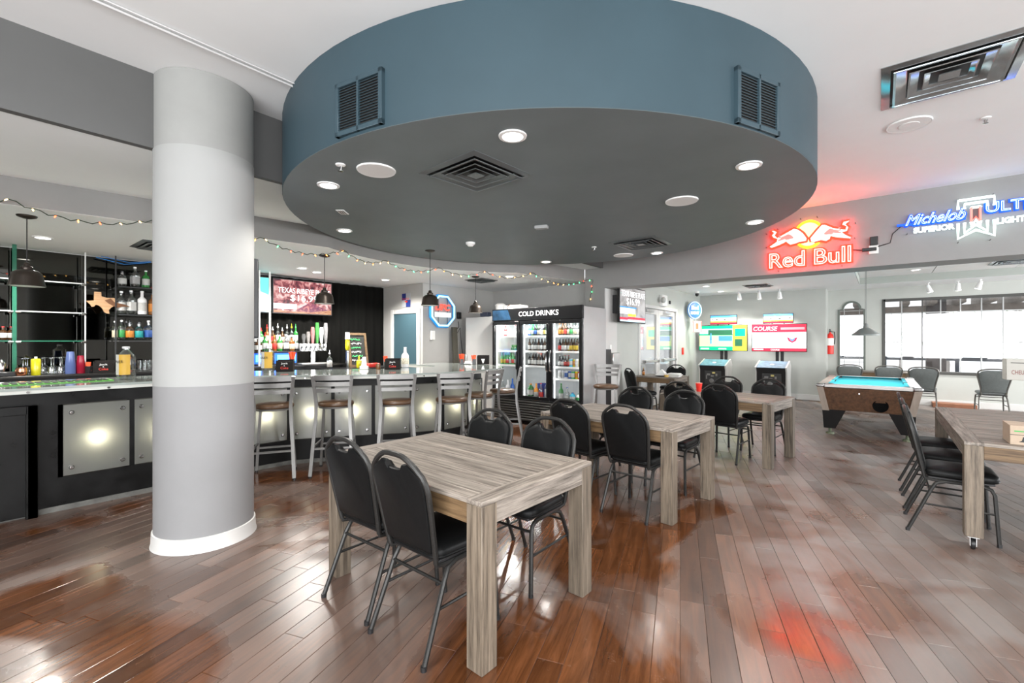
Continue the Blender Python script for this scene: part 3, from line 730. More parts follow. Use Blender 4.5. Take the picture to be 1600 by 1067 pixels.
# ---- ladder-back bar stools
def make_stool(label):
    t = thing('bar_stool', label, 'stool', group='ladder-back metal bar stools')
    SQ = .0135
    seat = MB()
    sp = [(.195 * math.cos(2 * PI * i / 28), .012 + .19 * math.sin(2 * PI * i / 28) * (1 if math.sin(2 * PI * i / 28) > 0 else .92)) for i in range(28)]
    cushion(sp, .735, .785, .006).build('seat', BROWNV, t)
    MB().loft([[(p[0] * .93, p[1] * .93, .715) for p in sp], [(p[0] * .95, p[1] * .95, .735) for p in sp]]).build('seat_ring', ALU, t)
    for s in (-1, 1):
        MB().bar([(s * .15, .14, .725), (s * .172, .165, .4), (s * .195, .19, .02)], .011, .014).build('leg', ALU, t)
        MB().bar([(s * .213, -.285, .02), (s * .195, -.225, .35), (s * .178, -.185, .60), (s * .172, -.178, .76), (s * .182, -.195, .90), (s * .203, -.235, 1.09)], .012, .017).build('leg', ALU, t)
        MB().cyl((s * .195, .19, 0), (s * .195, .19, .02), .017, n=8).build('foot_cap', BLACKP, t)
        MB().cyl((s * .214, -.286, 0), (s * .2135, -.2855, .02), .018, n=8).build('foot_cap', BLACKP, t)
        MB().bar([(s * .183, .172, .32), (s * .194, -.215, .32)], .010, .008).build('footrest', ALU, t)
    MB().bar([(-.187, .178, .27), (.187, .178, .27)], .010, .008).build('footrest', ALU, t)
    MB().bar([(-.2, -.23, .30), (.2, -.23, .30)], .010, .008).build('footrest', ALU, t)
    for z, hh in ((.925, .020), (.995, .022), (1.065, .026)):
        y = -.195 - (z - .9) * .21; w = .182 + (z - .9) * .11
        MB().bar([(-w, y, z), (-w * .5, y - .018, z), (0, y - .024, z), (w * .5, y - .018, z), (w, y, z)], hh, .006).build('back_slat', ALU, t)
    return t
s0 = make_stool('x')
stools = [(425, 588, 22, 'bar stool with brown seat, next to the round column'), (519, 586, 12, 'bar stool with brown seat, second from the column'),
          (620, 584.5, 14, 'bar stool with brown seat, third from the column'), (712, 582.5, 18, 'bar stool with brown seat, fourth from the column'),
          (774, 577.5, 62, 'bar stool with brown seat at the bend of the bar, fifth from the column'), (813, 573.5, 88, 'bar stool seen sideways before the cooler, last one at the bar')]
first = True
for px, py, tilt, lab in stools:
    p = at_z(px, py, 1.095); rz = R(39 + tilt)
    c = Vector((p.x, p.y, 0)) + Vector((-math.sin(rz), math.cos(rz), 0)) * .235
    if first: s0.location = c; s0.rotation_euler = (0, 0, rz); s0['label'] = lab; first = False
    else: dup(s0, c, rz, lab)
p = at_z(955, 573, 1.095)
dup(s0, (-3.36, 6.50, 0), R(200), 'bar stool standing between the drinks cooler and the pier')

# ---- pool table
pt = thing('pool_table', 'coin-operated pool table with bright blue cloth and brown cabinet', 'pool table', (-.16, 9.75, 0))
hw, hl = .62, 1.19
LAM = mat('pale_laminate', (0.30, 0.25, 0.21), 0.3, var=0.12, scale=3, stretch=(6, 6, 1))
POOLB = mat('brown_marbled_laminate', (0.085, 0.040, 0.019), 0.35, var=0.45, scale=26)
CLOTH = mat('pool_cloth_cyan', (0.012, 0.33, 0.40), 0.9, var=0.05, scale=200)
def tap(h): return 1 - (.76 - h) * .34
def pring(kx, ky, z): return [(-hw * kx, -hl * ky, z), (hw * kx, -hl * ky, z), (hw * kx, hl * ky, z), (-hw * kx, hl * ky, z)]
MB().loft([pring(.86, .93, .40), pring(.965, .985, .745)]).build('cabinet', POOLB, pt)
for sx in (-1, 1):
    for sy in (-1, 1):
        c = lambda k, ky, z, e: [(sx * hw * k, sy * (hl * ky), z), (sx * (hw * k - .085), sy * (hl * ky), z), (sx * (hw * k - .085), sy * (hl * ky - .085), z), (sx * hw * k, sy * (hl * ky - .085), z)]
        MB().loft([c(.885, .945, .385, 0), c(1.0, 1.003, .755, 0)]).build('corner_post', LAM, pt)
        MB().box(sx * (hw + .008), sx * (hw - .10), sy * (hl + .008), sy * (hl - .10), .755, .806, .012).build('corner_cap', CHROME, pt)
        # leg
        x, y = sx * hw * .70, sy * hl * .80
        lring = lambda wx, wy, z, ox: [(x + ox - wx, y - wy, z), (x + ox + wx, y - wy, z), (x + ox + wx, y + wy, z), (x + ox - wx, y + wy, z)]
        MB().loft([lring(.075, .09, .10, sx * .03), lring(.15, .16, .40, -sx * .03)]).build('leg', BLACK, pt)
        lf = MB().lathe([(.02, .10), (.02, .035), (.055, .03), (.06, .0)], 14, (x + sx * .03, y, 0))
        lf.build('leveling_foot', mat('foot_green_grey', (0.10, 0.12, 0.07), 0.5), pt)
rail_m = mat('rail_pale_top', (0.62, 0.60, 0.58), 0.25, var=0.08, scale=4)
for sx in (-1, 1): MB().box(sx * hw, sx * (hw - .13), -hl + .1, hl - .1, .752, .80, .008).build('rail', LAM if sx < 0 else rail_m, pt)
for sy in (-1, 1): MB().box(-hw + .1, hw - .1, sy * hl, sy * (hl - .13), .752, .80, .008).build('rail', rail_m, pt)
MB().box(-hw + .12, hw - .12, -hl + .12, hl - .12, .74, .765).build('playing_cloth', CLOTH, pt)
for sx in (-1, 1): MB().prism([(0, .767), (0, .797), (.045, .795)], -hl + .20, hl - .20, lambda u, v, w: (sx * (hw - .13 - u), w, v)).build('cushion', CLOTH, pt)
for sy in (-1, 1): MB().prism([(0, .767), (0, .797), (.045, .795)], -hw + .20, hw - .20, lambda u, v, w: (w, sy * (hl - .13 - u), v)).build('cushion', CLOTH, pt)
for sx in (-1, 1):
    for y in (-hl + .145, 0, hl - .145):
        MB().lathe([(.062, .745), (.066, .8005), (.052, .802), (.048, .77), (.0, .768)], 16, (sx * (hw - (.145 if y else .115)), y, 0)).build('pocket', BLACKP, pt)
yf = lambda z: -hl * (.93 + (.985 - .93) * (z - .40) / .345)
MB().lathe([(.0, 0), (.075, 0), (.088, -.006), (.095, 0), (.08, .006)], 20, (.16, yf(.51) - .008, .51), 'y').build('ball_return', mat('hole_black', (.003, .003, .003), .9, spec=.1), pt)
MB().prism([(yf(.46) - .003, .46), (yf(.70) - .003, .70), (yf(.70) + .01, .70), (yf(.46) + .01, .46)], -.20, .02, lambda u, v, w: (w, u, v)).build('coin_door', POOLB, pt)
MB().lathe([(.0, -.012), (.012, -.01), (.012, .01)], 10, (-.09, yf(.67) - .008, .67), 'y').build('lock', CHROME, pt)
# ================================================================== THE BAR
PE = [((-5.51, .615), (-5.51, 1.07)), ((-5.51, 1.10), (-5.51, 1.555)), ((-5.51, 1.585), (-5.51, 2.04)), ((-5.51, 2.07), (-5.475, 2.52)), ((-5.455, 2.56), (-5.235, 2.945)), ((-5.215, 2.975), (-4.965, 3.335)),
      ((-4.945, 3.365), (-4.69, 3.71)), ((-4.67, 3.74), (-4.515, 4.10)), ((-4.505, 4.13), (-4.49, 4.55)), ((-4.495, 4.59), (-4.62, 4.98))]
FP = [(-5.51, -3.4)] + [p for q in PE for p in q] + [(-4.85, 5.2), (-5.3, 5.28), (-6.1, 5.28)]
IP = [(-6.1, 4.95), (-5.25, 4.9), (-5.08, 4.6), (-5.08, 4.15), (-5.25, 3.8), (-5.85, 2.95), (-6.1, 2.5), (-6.1, -3.4)]
bar = thing('bar_counter', 'long black curved bar with frosted glass panels and pale glass top', 'bar counter')
SCUFF = mat('black_bar_scuffed', (0.006, 0.006, 0.006), 0.36, var=0.5, scale=5, rvar=0.12, spec=0.25)
MB().prism(FP + IP, 0.0, .285).prism(FP + IP, .915, 1.03).build('bar_front', SCUFF, bar)
def inset(pts, d):
    out = []
    for i, p in enumerate(pts):
        a, b = Vector(pts[max(0, i - 1)]), Vector(pts[min(len(pts) - 1, i + 1)])
        t = (b - a).normalized(); out.append((p[0] - t.y * d, p[1] + t.x * d))
    return out
MB().prism(inset(FP, .11) + IP, .285, .915).build('bar_core', mat('bar_core_grey', (0.10, 0.10, 0.095), 0.6), bar)
MB().prism(FP[:2] + [(-5.61, .615), (-5.61, -3.4)], .285, .915).build('blind_front', SCUFF, bar)
BOLT = MB().lathe([(.0, .016), (.014, .015), (.019, .010), (.019, .0)], 14).mesh('bolt', CHROME)
FROST = frosted('frosted_glass', (0.66, 0.68, 0.64))
WARM = glow('bar_bulb', (1.0, 0.90, 0.70), 330)
for i, (a, b) in enumerate(PE):
    a, b = Vector((*a, 0)), Vector((*b, 0)); d = b - a; L = d.length; rz = math.atan2(d.y, d.x)
    pn = MB().box(.004, L - .004, -.004, .004, .293, .907, .0015).build('glass_panel', FROST, bar, (a.x, a.y, 0), rz)
    for x in (.055, L - .055):
        for z in (.36, .84):
            bo = link('bolt', BOLT, pn, (x, -.004, z)); bo.rotation_euler = (R(90), 0, 0)
    mu = MB().box(L - .002, L + .034, .0, .11, .286, .914)
    if i == 0: mu.box(-.03, .003, .0, .11, .286, .914)
    mu.build('mullion', SCUFF, bar, (a.x, a.y, 0), rz)
    MB().lathe([(.0, .02), (.015, .015), (.02, 0), (.015, -.015), (0, -.02)], 12, (L * .5, .045, .60), 'y').build('bulb', WARM, pn)
kp = [p for p in FP]
MB().prism([(p[0], p[1]) for p in inset(kp, -.012)] + list(reversed(inset(kp, .01))), .0, .045).build('kick_strip', mat('kick_grey', (0.13, 0.13, 0.12), 0.5, var=0.4, scale=8), bar)
# cabinet door at the near end
cd = MB().box(-5.51, -5.455, -.62, .40, .02, .90, .004).build('cabinet_door', SCUFF, bar)
MB().box(-5.455, -5.43, .40, .46, 0.0, .93, .003).box(-5.455, -5.43, -.62, .40, .86, .93, .003).box(-5.51, -5.43, .39, .46, 0, .93, .003).build('door_frame', SCUFF, cd)
CO = [(-5.40, -3.4), (-5.40, 2.0), (-5.34, 2.2), (-5.16, 2.42), (-4.90, 2.68), (-4.55, 3.10), (-4.33, 3.46), (-4.21, 3.82), (-4.17, 4.2), (-4.18, 4.6), (-4.26, 4.95), (-4.42, 5.25), (-4.66, 5.46), (-5.0, 5.55), (-5.4, 5.57), (-6.2, 5.57)]
CI = [(-6.2, 4.85), (-5.45, 4.82), (-5.28, 4.62), (-5.24, 4.2), (-5.42, 3.8), (-6.05, 2.9), (-6.35, 2.35), (-6.35, -3.4)]
CTOP = mat('counter_pale_glass', (0.33, 0.37, 0.345), 0.07, var=0.12, scale=3, coat=0.5)
CEDGE = mat('counter_edge_pale', (0.55, 0.56, 0.52), 0.25)
MB().prism(CO + CI, 1.060, 1.080).build('counter_glass', CTOP, bar)
MB().prism(inset(CO, .015) + CI, 1.031, 1.060).build('counter_band', CEDGE, bar)
sm = MB().lathe([(.0, -.012), (.010, -.012), (.010, 0)], 10, axis='y').mesh('edge_clip', CHROME)
for i in range(1, len(CO) - 2):
    for k in ((.15, .5, .85) if i == 1 else (.4,)):
        a, b = Vector((*CO[i], 0)), Vector((*CO[i + 1], 0)); p = a.lerp(b, k); t = (b - a).normalized()
        link('edge_clip', sm, bar, (p.x - t.y * .014, p.y + t.x * .014, 1.045), math.atan2(t.y, t.x))
for j in range(6):
    link('edge_clip', sm, bar, (-5.4 - .014, -.6 + j * .5, 1.045), R(90))

# ================================================================== BACK BAR
XB = -8.1
bb = thing('back_bar', 'dark back bar counter with mirror wall and glass shelves', 'back bar')
MB().box(-7.99, -7.52, -3.4, 4.45, 0, 1.04, .004).build('cabinet', BLACK, bb)
MB().box(-7.995, -7.48, -3.4, 4.47, 1.04, 1.07, .004).build('worktop', mat('dark_worktop', (0.015, 0.014, 0.013), 0.3), bb)
MIRROR = mat('smoked_mirror', (0.075, 0.075, 0.07), 0.03, metal=1.0)
for a, b in ((-3.4, -1.4), (-1.395, .45), (.455, 1.08), (1.085, 2.95)): MB().box(XB + .004, XB + .012, a, b, 1.07, 2.58).build('mirror_panel', MIRROR, bb)
GEDGE = mat('glass_edge_green', (0.03, 0.16, 0.10), 0.1, alpha=0.75)
for z in (1.46, 1.81, 2.18):
    for a, b in ((-1.35, .44), (.50, 1.06)):
        sh = MB().box(XB + .02, -7.80, a, b, z, z + .010).build('shelf', GLASSG, bb)
        MB().box(-7.80, -7.793, a, b, z - .002, z + .012).build('shelf_edge', GEDGE if z < 1.5 else STEEL, sh)
        for y in (a, b): MB().cyl((-7.80, y - .02, z - .006), (-7.80, y + .02, z - .006), .016, n=10).build('shelf_clamp', CHROME, sh)
    sh = MB().box(XB + .02, -7.80, 1.09 if 1.7 < z < 2 else 1.40, 2.6, z, z + .010).build('shelf', GLASSG, bb)
    MB().box(-7.80, -7.793, 1.40, 2.6, z - .002, z + .012).build('shelf_edge', BLACKP, sh)
for y, m in ((.47, GEDGE), (1.075, STEEL), (1.37, BLACKP), (-1.4, STEEL)): MB().box(-7.815, -7.80, y - (.018 if m is GEDGE else .007), y + (.018 if m is GEDGE else .007), 1.07, 2.585).build('shelf_post', m, bb)
# black curtain
cv = []
N = 130
for i in range(N + 1):
    y = 2.97 + (5.70 - 2.97) * i / N
    cv.append((XB + .052 + .020 * math.sin(y * 34) + .010 * math.sin(y * 13.7 + 1), y))
MB().prism(cv + [(p[0] - .012, p[1]) for p in reversed(cv)], 0.0, 2.575).build('curtain', mat('black_curtain', (0.005, 0.005, 0.0045), 0.95, spec=0.1))
tag(bpy.data.objects['curtain'], 'black floor-length curtain hanging behind the bar screens', 'curtain')

# ---- bottles
def gmat(n, c, r=0.08): return mat('bottle_' + n, c, r, coat=0.5)
BGL = {'clear': glass('bottle_clear', (0.86, 0.88, 0.88), 0.03, 0.10), 'brown': gmat('brown', (0.045, 0.018, 0.006)), 'amber': gmat('amber', (0.16, 0.06, 0.012)), 'green': gmat('green', (0.02, 0.17, 0.03)), 'black': gmat('black', (0.01, 0.01, 0.012)),
       'white': gmat('white', (0.8, 0.8, 0.8), .25), 'yellow': gmat('yellow', (0.48, 0.45, 0.012), .25), 'blue': gmat('blue', (0.02, 0.10, 0.42)), 'palegreen': gmat('palegreen', (0.06, 0.30, 0.10)), 'purple': gmat('purple', (0.12, 0.05, 0.22)), 'red': gmat('red', (0.55, 0.02, 0.02), .2), 'orange': gmat('orange', (0.8, 0.30, 0.03), .2), 'silver': gmat('silver', (0.6, 0.6, 0.62), .2), 'cyan': gmat('cyan', (0.05, 0.45, 0.65), .2)}
def lmat(c):
    t = {'white': (0.85, 0.85, 0.82), 'cream': (0.80, 0.72, 0.52), 'orange': (0.85, 0.30, 0.04), 'teal': (0.02, 0.45, 0.45), 'yellow': (0.85, 0.60, 0.05), 'red': (0.7, 0.04, 0.03), 'black': (0.02, 0.02, 0.02), 'blue': (0.04, 0.14, 0.5), 'green': (0.05, 0.4, 0.1), 'silver': (0.6, 0.6, 0.6), 'gold': (0.6, 0.42, 0.1)}[c]
    return mat('paper_' + c, tuple(k_ * .55 for k_ in t), 0.5, var=0.12, scale=60)
BM = {}
def bottle_meshes(kind, g, l, c, h, r):
    key = (kind, g, l, c, round(h, 3), round(r, 3))
    if key in BM: return BM[key]
    sq = .9 if kind == 'square' else 0
    n = 16
    if kind in ('liquor', 'square', 'spout'):
        prof = [(r * .9, 0), (r, .012), (r, h * .58), (r * .93, h * .64), (r * .55, h * .71), (r * .36, h * .75), (r * .34, h * .92)]
        lz = (h * .14, h * .50); cap = (h * .92, h, r * .40)
    elif kind == 'beer':
        prof = [(r * .9, 0), (r, .008), (r, h * .55), (r * .9, h * .62), (r * .5, h * .74), (r * .40, h * .8), (r * .38, h * .97)]
        lz = (h * .15, h * .46); cap = (h * .97, h, r * .46)
    elif kind == 'wine':
        prof = [(r * .9, 0), (r, .01), (r, h * .55), (r * .85, h * .64), (r * .42, h * .73), (r * .36, h * .95)]
        lz = (h * .14, h * .45); cap = (h * .95, h, r * .4)
    elif kind == 'can':
        prof = [(r * .8, 0), (r, .01), (r, h * .93)]
        lz = (h * .25, h * .75); cap = (h * .93, h, r * .86)
    elif kind == 'jug':
        prof = [(r * .9, 0), (r, .02), (r, h * .66), (r * .92, h * .74), (r * .5, h * .86), (r * .34, h * .9), (r * .34, h * .94)]
        lz = (h * .25, h * .6); cap = (h * .94, h, r * .42)
    elif kind == 'squeeze':
        prof = [(r * .94, 0), (r, .01), (r, h * .82), (r * .85, h * .88), (r * .4, h * .9)]
        lz = None; cap = (h * .9, h, r * .3)
    body = MB().lathe(prof, n, sq=sq).mesh('bottle_body', BGL[g])
    lab = MB().lathe([(r * 1.0, lz[0]), (r * 1.018, lz[0] + .001), (r * 1.018, lz[1] - .001), (r * 1.0, lz[1])], n, sq=sq).mesh('paper_label', lmat(l)) if (lz and l) else None
    cm = BGL[c] if c in BGL else CHROME
    if kind == 'spout': cp = MB().lathe([(cap[2], h * .90), (cap[2], h * .98), (cap[2] * .4, h), (cap[2] * .3, h * 1.12), (.001, h * 1.14)], 10).mesh('pour_spout', cm)
    else: cp = MB().lathe([(cap[2], cap[0]), (cap[2] * 1.02, cap[0] + .002), (cap[2], cap[1] - .002), (cap[2] * .8, cap[1])], 12).mesh('cap', cm)
    BM[key] = (body, lab, cp)
    return BM[key]
def bottle(label, loc, kind, g, l, c, h, r, cat='bottle', group=None, name='bottle', rz=0.0, solid=False):
    b, lb, cp = bottle_meshes(kind, g, l, c, h, r)
    t = thing(name, label, cat, loc, rz, group)
    link('bottle_body', b, t)
    if lb: link('paper_label', lb, t)
    link('pour_spout' if kind == 'spout' else 'cap', cp, t)
    return t
def on_back(px, z, x=-7.92):
    p = at_x(px, 500, x); return (p.x, p.y, z)
GB = 'liquor bottles on the back bar shelves'
for px, z, kind, g, l, c, h, r, lab in (
    (191, 2.19, 'liquor', 'clear', 'white', 'black', .20, .047, 'clear bottle with white diamond label, left on the highest shelf'),
    (211, 2.19, 'square', 'clear', 'silver', 'white', .27, .045, 'clear square bottle with silver cap, middle of the highest shelf'),
    (228, 2.19, 'liquor', 'green', 'white', 'white', .235, .042, 'green bottle with white label on the highest shelf'),
    (189.5, 1.82, 'liquor', 'clear', 'white', 'white', .30, .048, 'clear bottle with white label beside the wooden plaque'),
    (205, 1.82, 'square', 'clear', 'white', 'silver', .32, .048, 'tall clear bottle with white label, middle shelf, next to the white bottle'),
    (222, 1.82, 'liquor', 'white', 'white', 'white', .32, .052, 'opaque white bottle with black lettering on the middle shelf'),
    (238, 1.82, 'liquor', 'amber', 'orange', 'black', .30, .045, 'amber bottle with orange label half hidden by the column'),
    (179.5, 1.47, 'liquor', 'clear', 'cream', 'cream', .25, .03, 'slim clear bottle at the left end of the lowest shelf'),
    (190, 1.47, 'liquor', 'clear', 'green', 'cream', .265, .037, 'clear bottle with green label on the lowest shelf'),
    (202.8, 1.47, 'spout', 'clear', 'orange', 'black', .245, .047, 'clear bottle with bright orange label and black spout'),
    (217.2, 1.47, 'spout', 'clear', 'teal', 'black', .245, .047, 'clear bottle with bright teal label and black spout'),
    (232, 1.47, 'square', 'clear', 'blue', 'white', .27, .044, 'clear bottle with blue label beside the column'),
    (197, 1.47, 'spout', 'black', 'black', 'black', .26, .035, 'dark bottle behind the orange and teal labelled ones'),
    (4.5, 1.47, 'liquor', 'brown', 'white', 'red', .155, .034, 'small dark bottle with red cap on the left glass shelf, left one'),
    (17.5, 1.47, 'liquor', 'brown', 'white', 'red', .155, .034, 'small dark bottle with red cap on the left glass shelf, right one')):
    x = -7.86 if lab.startswith('dark bottle behind') is False else -7.99
    if c == 'cream': c = 'white'
    bottle(lab, on_back(px, z + .011, x), kind, g, l, c, h, r, group=GB, rz=R(20) if kind == 'square' else 0)
p = on_back(222, 1.832, -7.88)
txt_p = Vector(p) + Vector((.054, -.035, .13))
# wooden plaque shaped like a state outline
tp = [(152, 265), (213, 268), (215, 305), (260, 318), (330, 320), (345, 380), (300, 405), (280, 425), (285, 458), (262, 456), (240, 445), (222, 412), (205, 395), (185, 383), (165, 380), (150, 395), (130, 398), (115, 375), (78, 345), (150, 342)]
pts = []
for u, v in tp:
    q = at_x(120 + u * .178, 410 + v * .178, -7.82); pts.append((q.y, q.z))
pl = thing('wooden_plaque', 'pale wooden plaque cut in a state outline standing on a glass shelf', 'plaque', (-7.82, pts[0][0], 1.822))
zmin = min(p[1] for p in pts)
MB().prism([(p[0] - pts[0][0], p[1] - zmin) for p in pts], -.012, .012, lambda u, v, w: (w, u, v)).build('board', wood('plaque_wood', 1, (0.26, 0.14, 0.065), (0.38, 0.23, 0.12)), pl)
bird = [(.10, .17), (.16, .20), (.20, .15), (.30, .13), (.36, .10), (.28, .10), (.22, .08), (.19, .10), (.14, .13)]
MB().prism(bird, .0121, .0135, lambda u, v, w: (w, u, v)).build('burnt_bird_mark', mat('burnt_wood', (0.12, 0.05, 0.02), 0.7), pl)

# ---- things standing on the back bar: glasses, cups, squeeze bottle
wg = MB().lathe([(.038, .0), (.043, .03), (.036, .085), (.006, .105), (.0045, .17), (.008, .185), (.034, .192), (.034, .195), (.0, .195)], 16).mesh('wine_glass', glass('glassware', (0.93, 0.95, 0.95), 0.02, 0.14))
spots = [(36, -7.62), (43, -7.74), (40, -7.88), (66, -7.66), (70, -7.90), (80, -7.60), (84, -7.74), (94, -7.62), (97, -7.90), (104, -7.78)]
spots.sort()
for i, (px, x) in enumerate(spots):
    p = at_x(px, 583, x); o = link('wine_glass', wg, None, (p.x, p.y, 1.0725))
    tag(o, f'upturned clear wine glass on the back bar, {ORD[i]} from the left', 'wine glass', 'upturned wine glasses')
p = at_x(56, 583, -7.56); bottle('bright yellow squeeze bottle before the upturned wine glasses', (p.x, p.y, 1.071), 'squeeze', 'yellow', None, 'white', .215, .042, name='squeeze_bottle')
def cup_stack(name, label, loc, m, n, h0, r0, r1, step):
    t = thing(name, label, 'cups', loc)
    prof = [(r0, 0), (r1, h0), (r1 + .002, h0 + .004), (r1 - .003, h0 + .002), (r0 - .002, .004)]
    cm = MB().lathe(prof, 18).mesh('cup', m)
    for i in range(n): link('cup', cm, t, (0, 0, i * step))
    return t
BLUEC = mat('blue_translucent_cup', (0.09, 0.13, 0.30), 0.2); REDC = mat('red_cup', (0.25, 0.008, 0.025), 0.2)
def up_stack(name, label, loc, m, n, h0, rt, rb, step):
    t = thing(name, label, 'cups', loc)
    cm = MB().lathe([(rb, 0), (rb + .002, .006), (rt, h0), (rt * .9, h0 + .002)], 18).mesh('cup', m)
    for i in range(n): link('cup', cm, t, (0, 0, i * step))
p = at_x(110, 580, -7.60); up_stack('cup_stack', 'stack of upturned blue plastic cups on the back bar', (p.x, p.y, 1.071), BLUEC, 9, .16, .034, .047, .013)
p = at_x(126, 580, -7.62); up_stack('cup_stack', 'stack of upturned red plastic cups on the back bar', (p.x, p.y, 1.071), REDC, 8, .13, .030, .042, .012)
tum = MB().lathe([(.03, 0), (.04, .13), (.0405, .132), (.037, .13), (.028, .008), (0, .008)], 14).mesh('tumbler', glass('glassware'))
for i, px in enumerate((152, 158, 164, 170, 176, 219, 226, 233)):
    p = at_x(px, 580, -7.74 - .09 * (i % 2)); o = link('tumbler', tum, None, (p.x, p.y, 1.0725))
    tag(o, f'clear glass tumbler on the back bar beyond the caddy, {ORD[i]} from the left', 'tumbler', 'clear tumblers')
# copper mug and steel shaker at the far left
m = MB().lathe([(.035, 0), (.048, .02), (.05, .06), (.042, .09), (.044, .095), (.038, .09), (.03, .01)], 18).build('copper_mug', mat('copper', (0.75, 0.34, 0.2), 0.2, metal=1.0), None, (0, 0, 0))
p = at_x(33, 580, -7.53); m.location = (p.x, p.y, 1.071); tag(m, 'round hammered copper mug at the left end of the back bar', 'mug')
tr = thing('bar_tray', 'black bar tray with a steel shaker at the far left', 'tray', tuple(at_x(6, 580, -7.58)[:2]) + (1.071,))
MB().box(-.06, .06, -.12, .10, 0, .05, .006).build('tray', BLACKP, tr)
MB().lathe([(.03, .05), (.042, .15), (.03, .17), (.012, .19), (0, .19)], 16, (0, -.02, 0)).build('shaker', CHROME, tr)

# ---- right part of the back bar: bottle tiers, lit coolers, taps
tier = thing('bottle_tier', 'stepped dark bottle tier above blue lit back bar coolers', 'bottle shelf', (-7.8, 3.0, 0))
ya_, yb_ = at_x(392, 540, -7.8).y - 3.0, at_x(465, 540, -7.8).y - 3.0
MB().box(-.12, .12, ya_, yb_, 1.285, 1.30, .003).box(-.20, -.10, ya_, yb_, 1.40, 1.415, .003).box(-.20, -.18, ya_, yb_, 1.071, 1.415).box(-.13, -.12, ya_, yb_, 1.30, 1.40).build('shelves', BLACKP, tier)
BLIT = glow('blue_cooler_light', (0.01, 0.10, 0.75), 1.1); BLIT2 = glow('pale_blue_cooler_light', (0.10, 0.42, 1.0), 1.3)
for a, b in ((394, 411), (428, 454), (457, 463)):
    y0, y1 = at_x(a, 560, -7.7).y - 3.0, at_x(b, 560, -7.7).y - 3.0
    fr = MB().box(.05, .10, y0 - .02, y1 + .02, 1.072, 1.28, .004).build('cooler_frame', BLACKP, tier)
    MB().box(.10, .104, y0, y1, 1.10, 1.27).build('cooler_window', BLIT, fr)
    MB().box(.104, .106, y0 + .05, y1 - .03, 1.13, 1.24).build('cooler_poster', BLIT2, fr)
rows = [(403.5, 'liquor', 'brown', 'white', 'black', .20, .056), (414, 'spout', 'green', 'white', 'red', .27, .040), (421.3, 'spout', 'amber', 'cream', 'orange', .25, .034), (428.5, 'liquor', 'amber', 'red', 'orange', .26, .036), (437, 'liquor', 'green', 'cream', 'white', .27, .043), (446.5, 'square', 'clear', 'white', 'white', .28, .044), (455.5, 'square', 'amber', 'cream', 'black', .24, .042), (462.5, 'liquor', 'clear', 'silver', 'silver', .27, .034)]
cols = {'brown': 'dark brown', 'green': 'green', 'amber': 'amber', 'clear': 'clear', 'white': 'white', 'blue': 'blue', 'black': 'black', 'purple': 'purple'}
for i, (px, k, g, l, c, h, r) in enumerate(rows):
    p = at_x(px, 548, -7.74); bottle(f'{cols[g]} liquor bottle in the front row right of the column, {ORD[i]} from the left', (p.x, p.y, 1.3005), k, g, l, c, h, r, group='liquor bottles above the lit coolers')
back = [(399, 'black', 'white', 'silver'), (408, 'green', 'white', 'red'), (417, 'amber', 'cream', 'red'), (426, 'brown', 'red', 'silver'), (434, 'clear', 'white', 'white'), (441, 'brown', 'cream', 'silver'), (448.5, 'clear', 'silver', 'white'), (455.5, 'clear', 'white', 'yellow'), (462, 'green', 'white', 'palegreen'), (389, 'clear', 'silver', 'silver')]
for i, (px, g, l, c) in enumerate(back):
    p = at_x(px, 540, -7.945); h = (.27, .24, .29, .26, .31, .25, .30, .31, .31, .29)[i]
    bottle(f'{cols[g]} liquor bottle with pour spout in the back row, {ORD[i]} from the left', (p.x, p.y, 1.4155), 'spout', g, l, c, h, .036, group='liquor bottles above the lit coolers')
# beer tap tower
tt = thing('beer_tap_tower', 'chrome beer tap tower with six coloured handles', 'beer taps', (-7.72, at_x(488, 545, -7.72).y, 1.07))
half = (at_x(511, 545, -7.72).y - at_x(468, 545, -7.72).y) / 2
MB().box(-.06, .05, -half, half, .22, .36, .012).box(-.04, .03, -.04, .04, 0, .22, .006).build('manifold', CHROME, tt)
MB().box(-.06, .14, -half, half, 0, .02, .004).build('drip_tray', STEEL, tt)
hcol = [((0.10, 0.10, 0.10), .16), ((0.30, 0.28, 0.27), .20), ((0.62, 0.22, 0.22), .28), ((0.06, 0.36, 0.06), .36), ((0.75, 0.78, 0.80), .28), ((0.35, 0.35, 0.36), .36)]
for i, (c, h) in enumerate(hcol):
    y = -half + .05 + (2 * half - .10) * i / 5
    tp_ = MB().cyl((.05, y, .29), (.10, y, .29), .012).cyl((.095, y, .29), (.11, y, .22), .009).cyl((.09, y, .29), (.09, y, .36), .010).lathe([(.02, -.008), (.026, 0), (.02, .008)], 12, (.055, y, .29), 'x').build('tap', CHROME, tt)
    MB().loft([[(.09 - .014, y - .014, .36), (.09 + .014, y - .014, .36), (.09 + .014, y + .014, .36), (.09 - .014, y + .014, .36)], [(.09 - .016, y - .03 - .01 * (i > 3), .36 + h * .7), (.09 + .016, y - .03, .36 + h * .7), (.09 + .016, y + .03, .36 + h * .7), (.09 - .016, y + .03, .36 + h * .7)], [(.09 - .012, y - .022, .36 + h), (.09 + .012, y - .022, .36 + h), (.09 + .012, y + .022, .36 + h), (.09 - .012, y + .022, .36 + h)]]).build('tap_handle', mat(f'tap_handle_{i}', tuple(k_ * .5 for k_ in c), 0.3, var=0.3, scale=30), tp_)
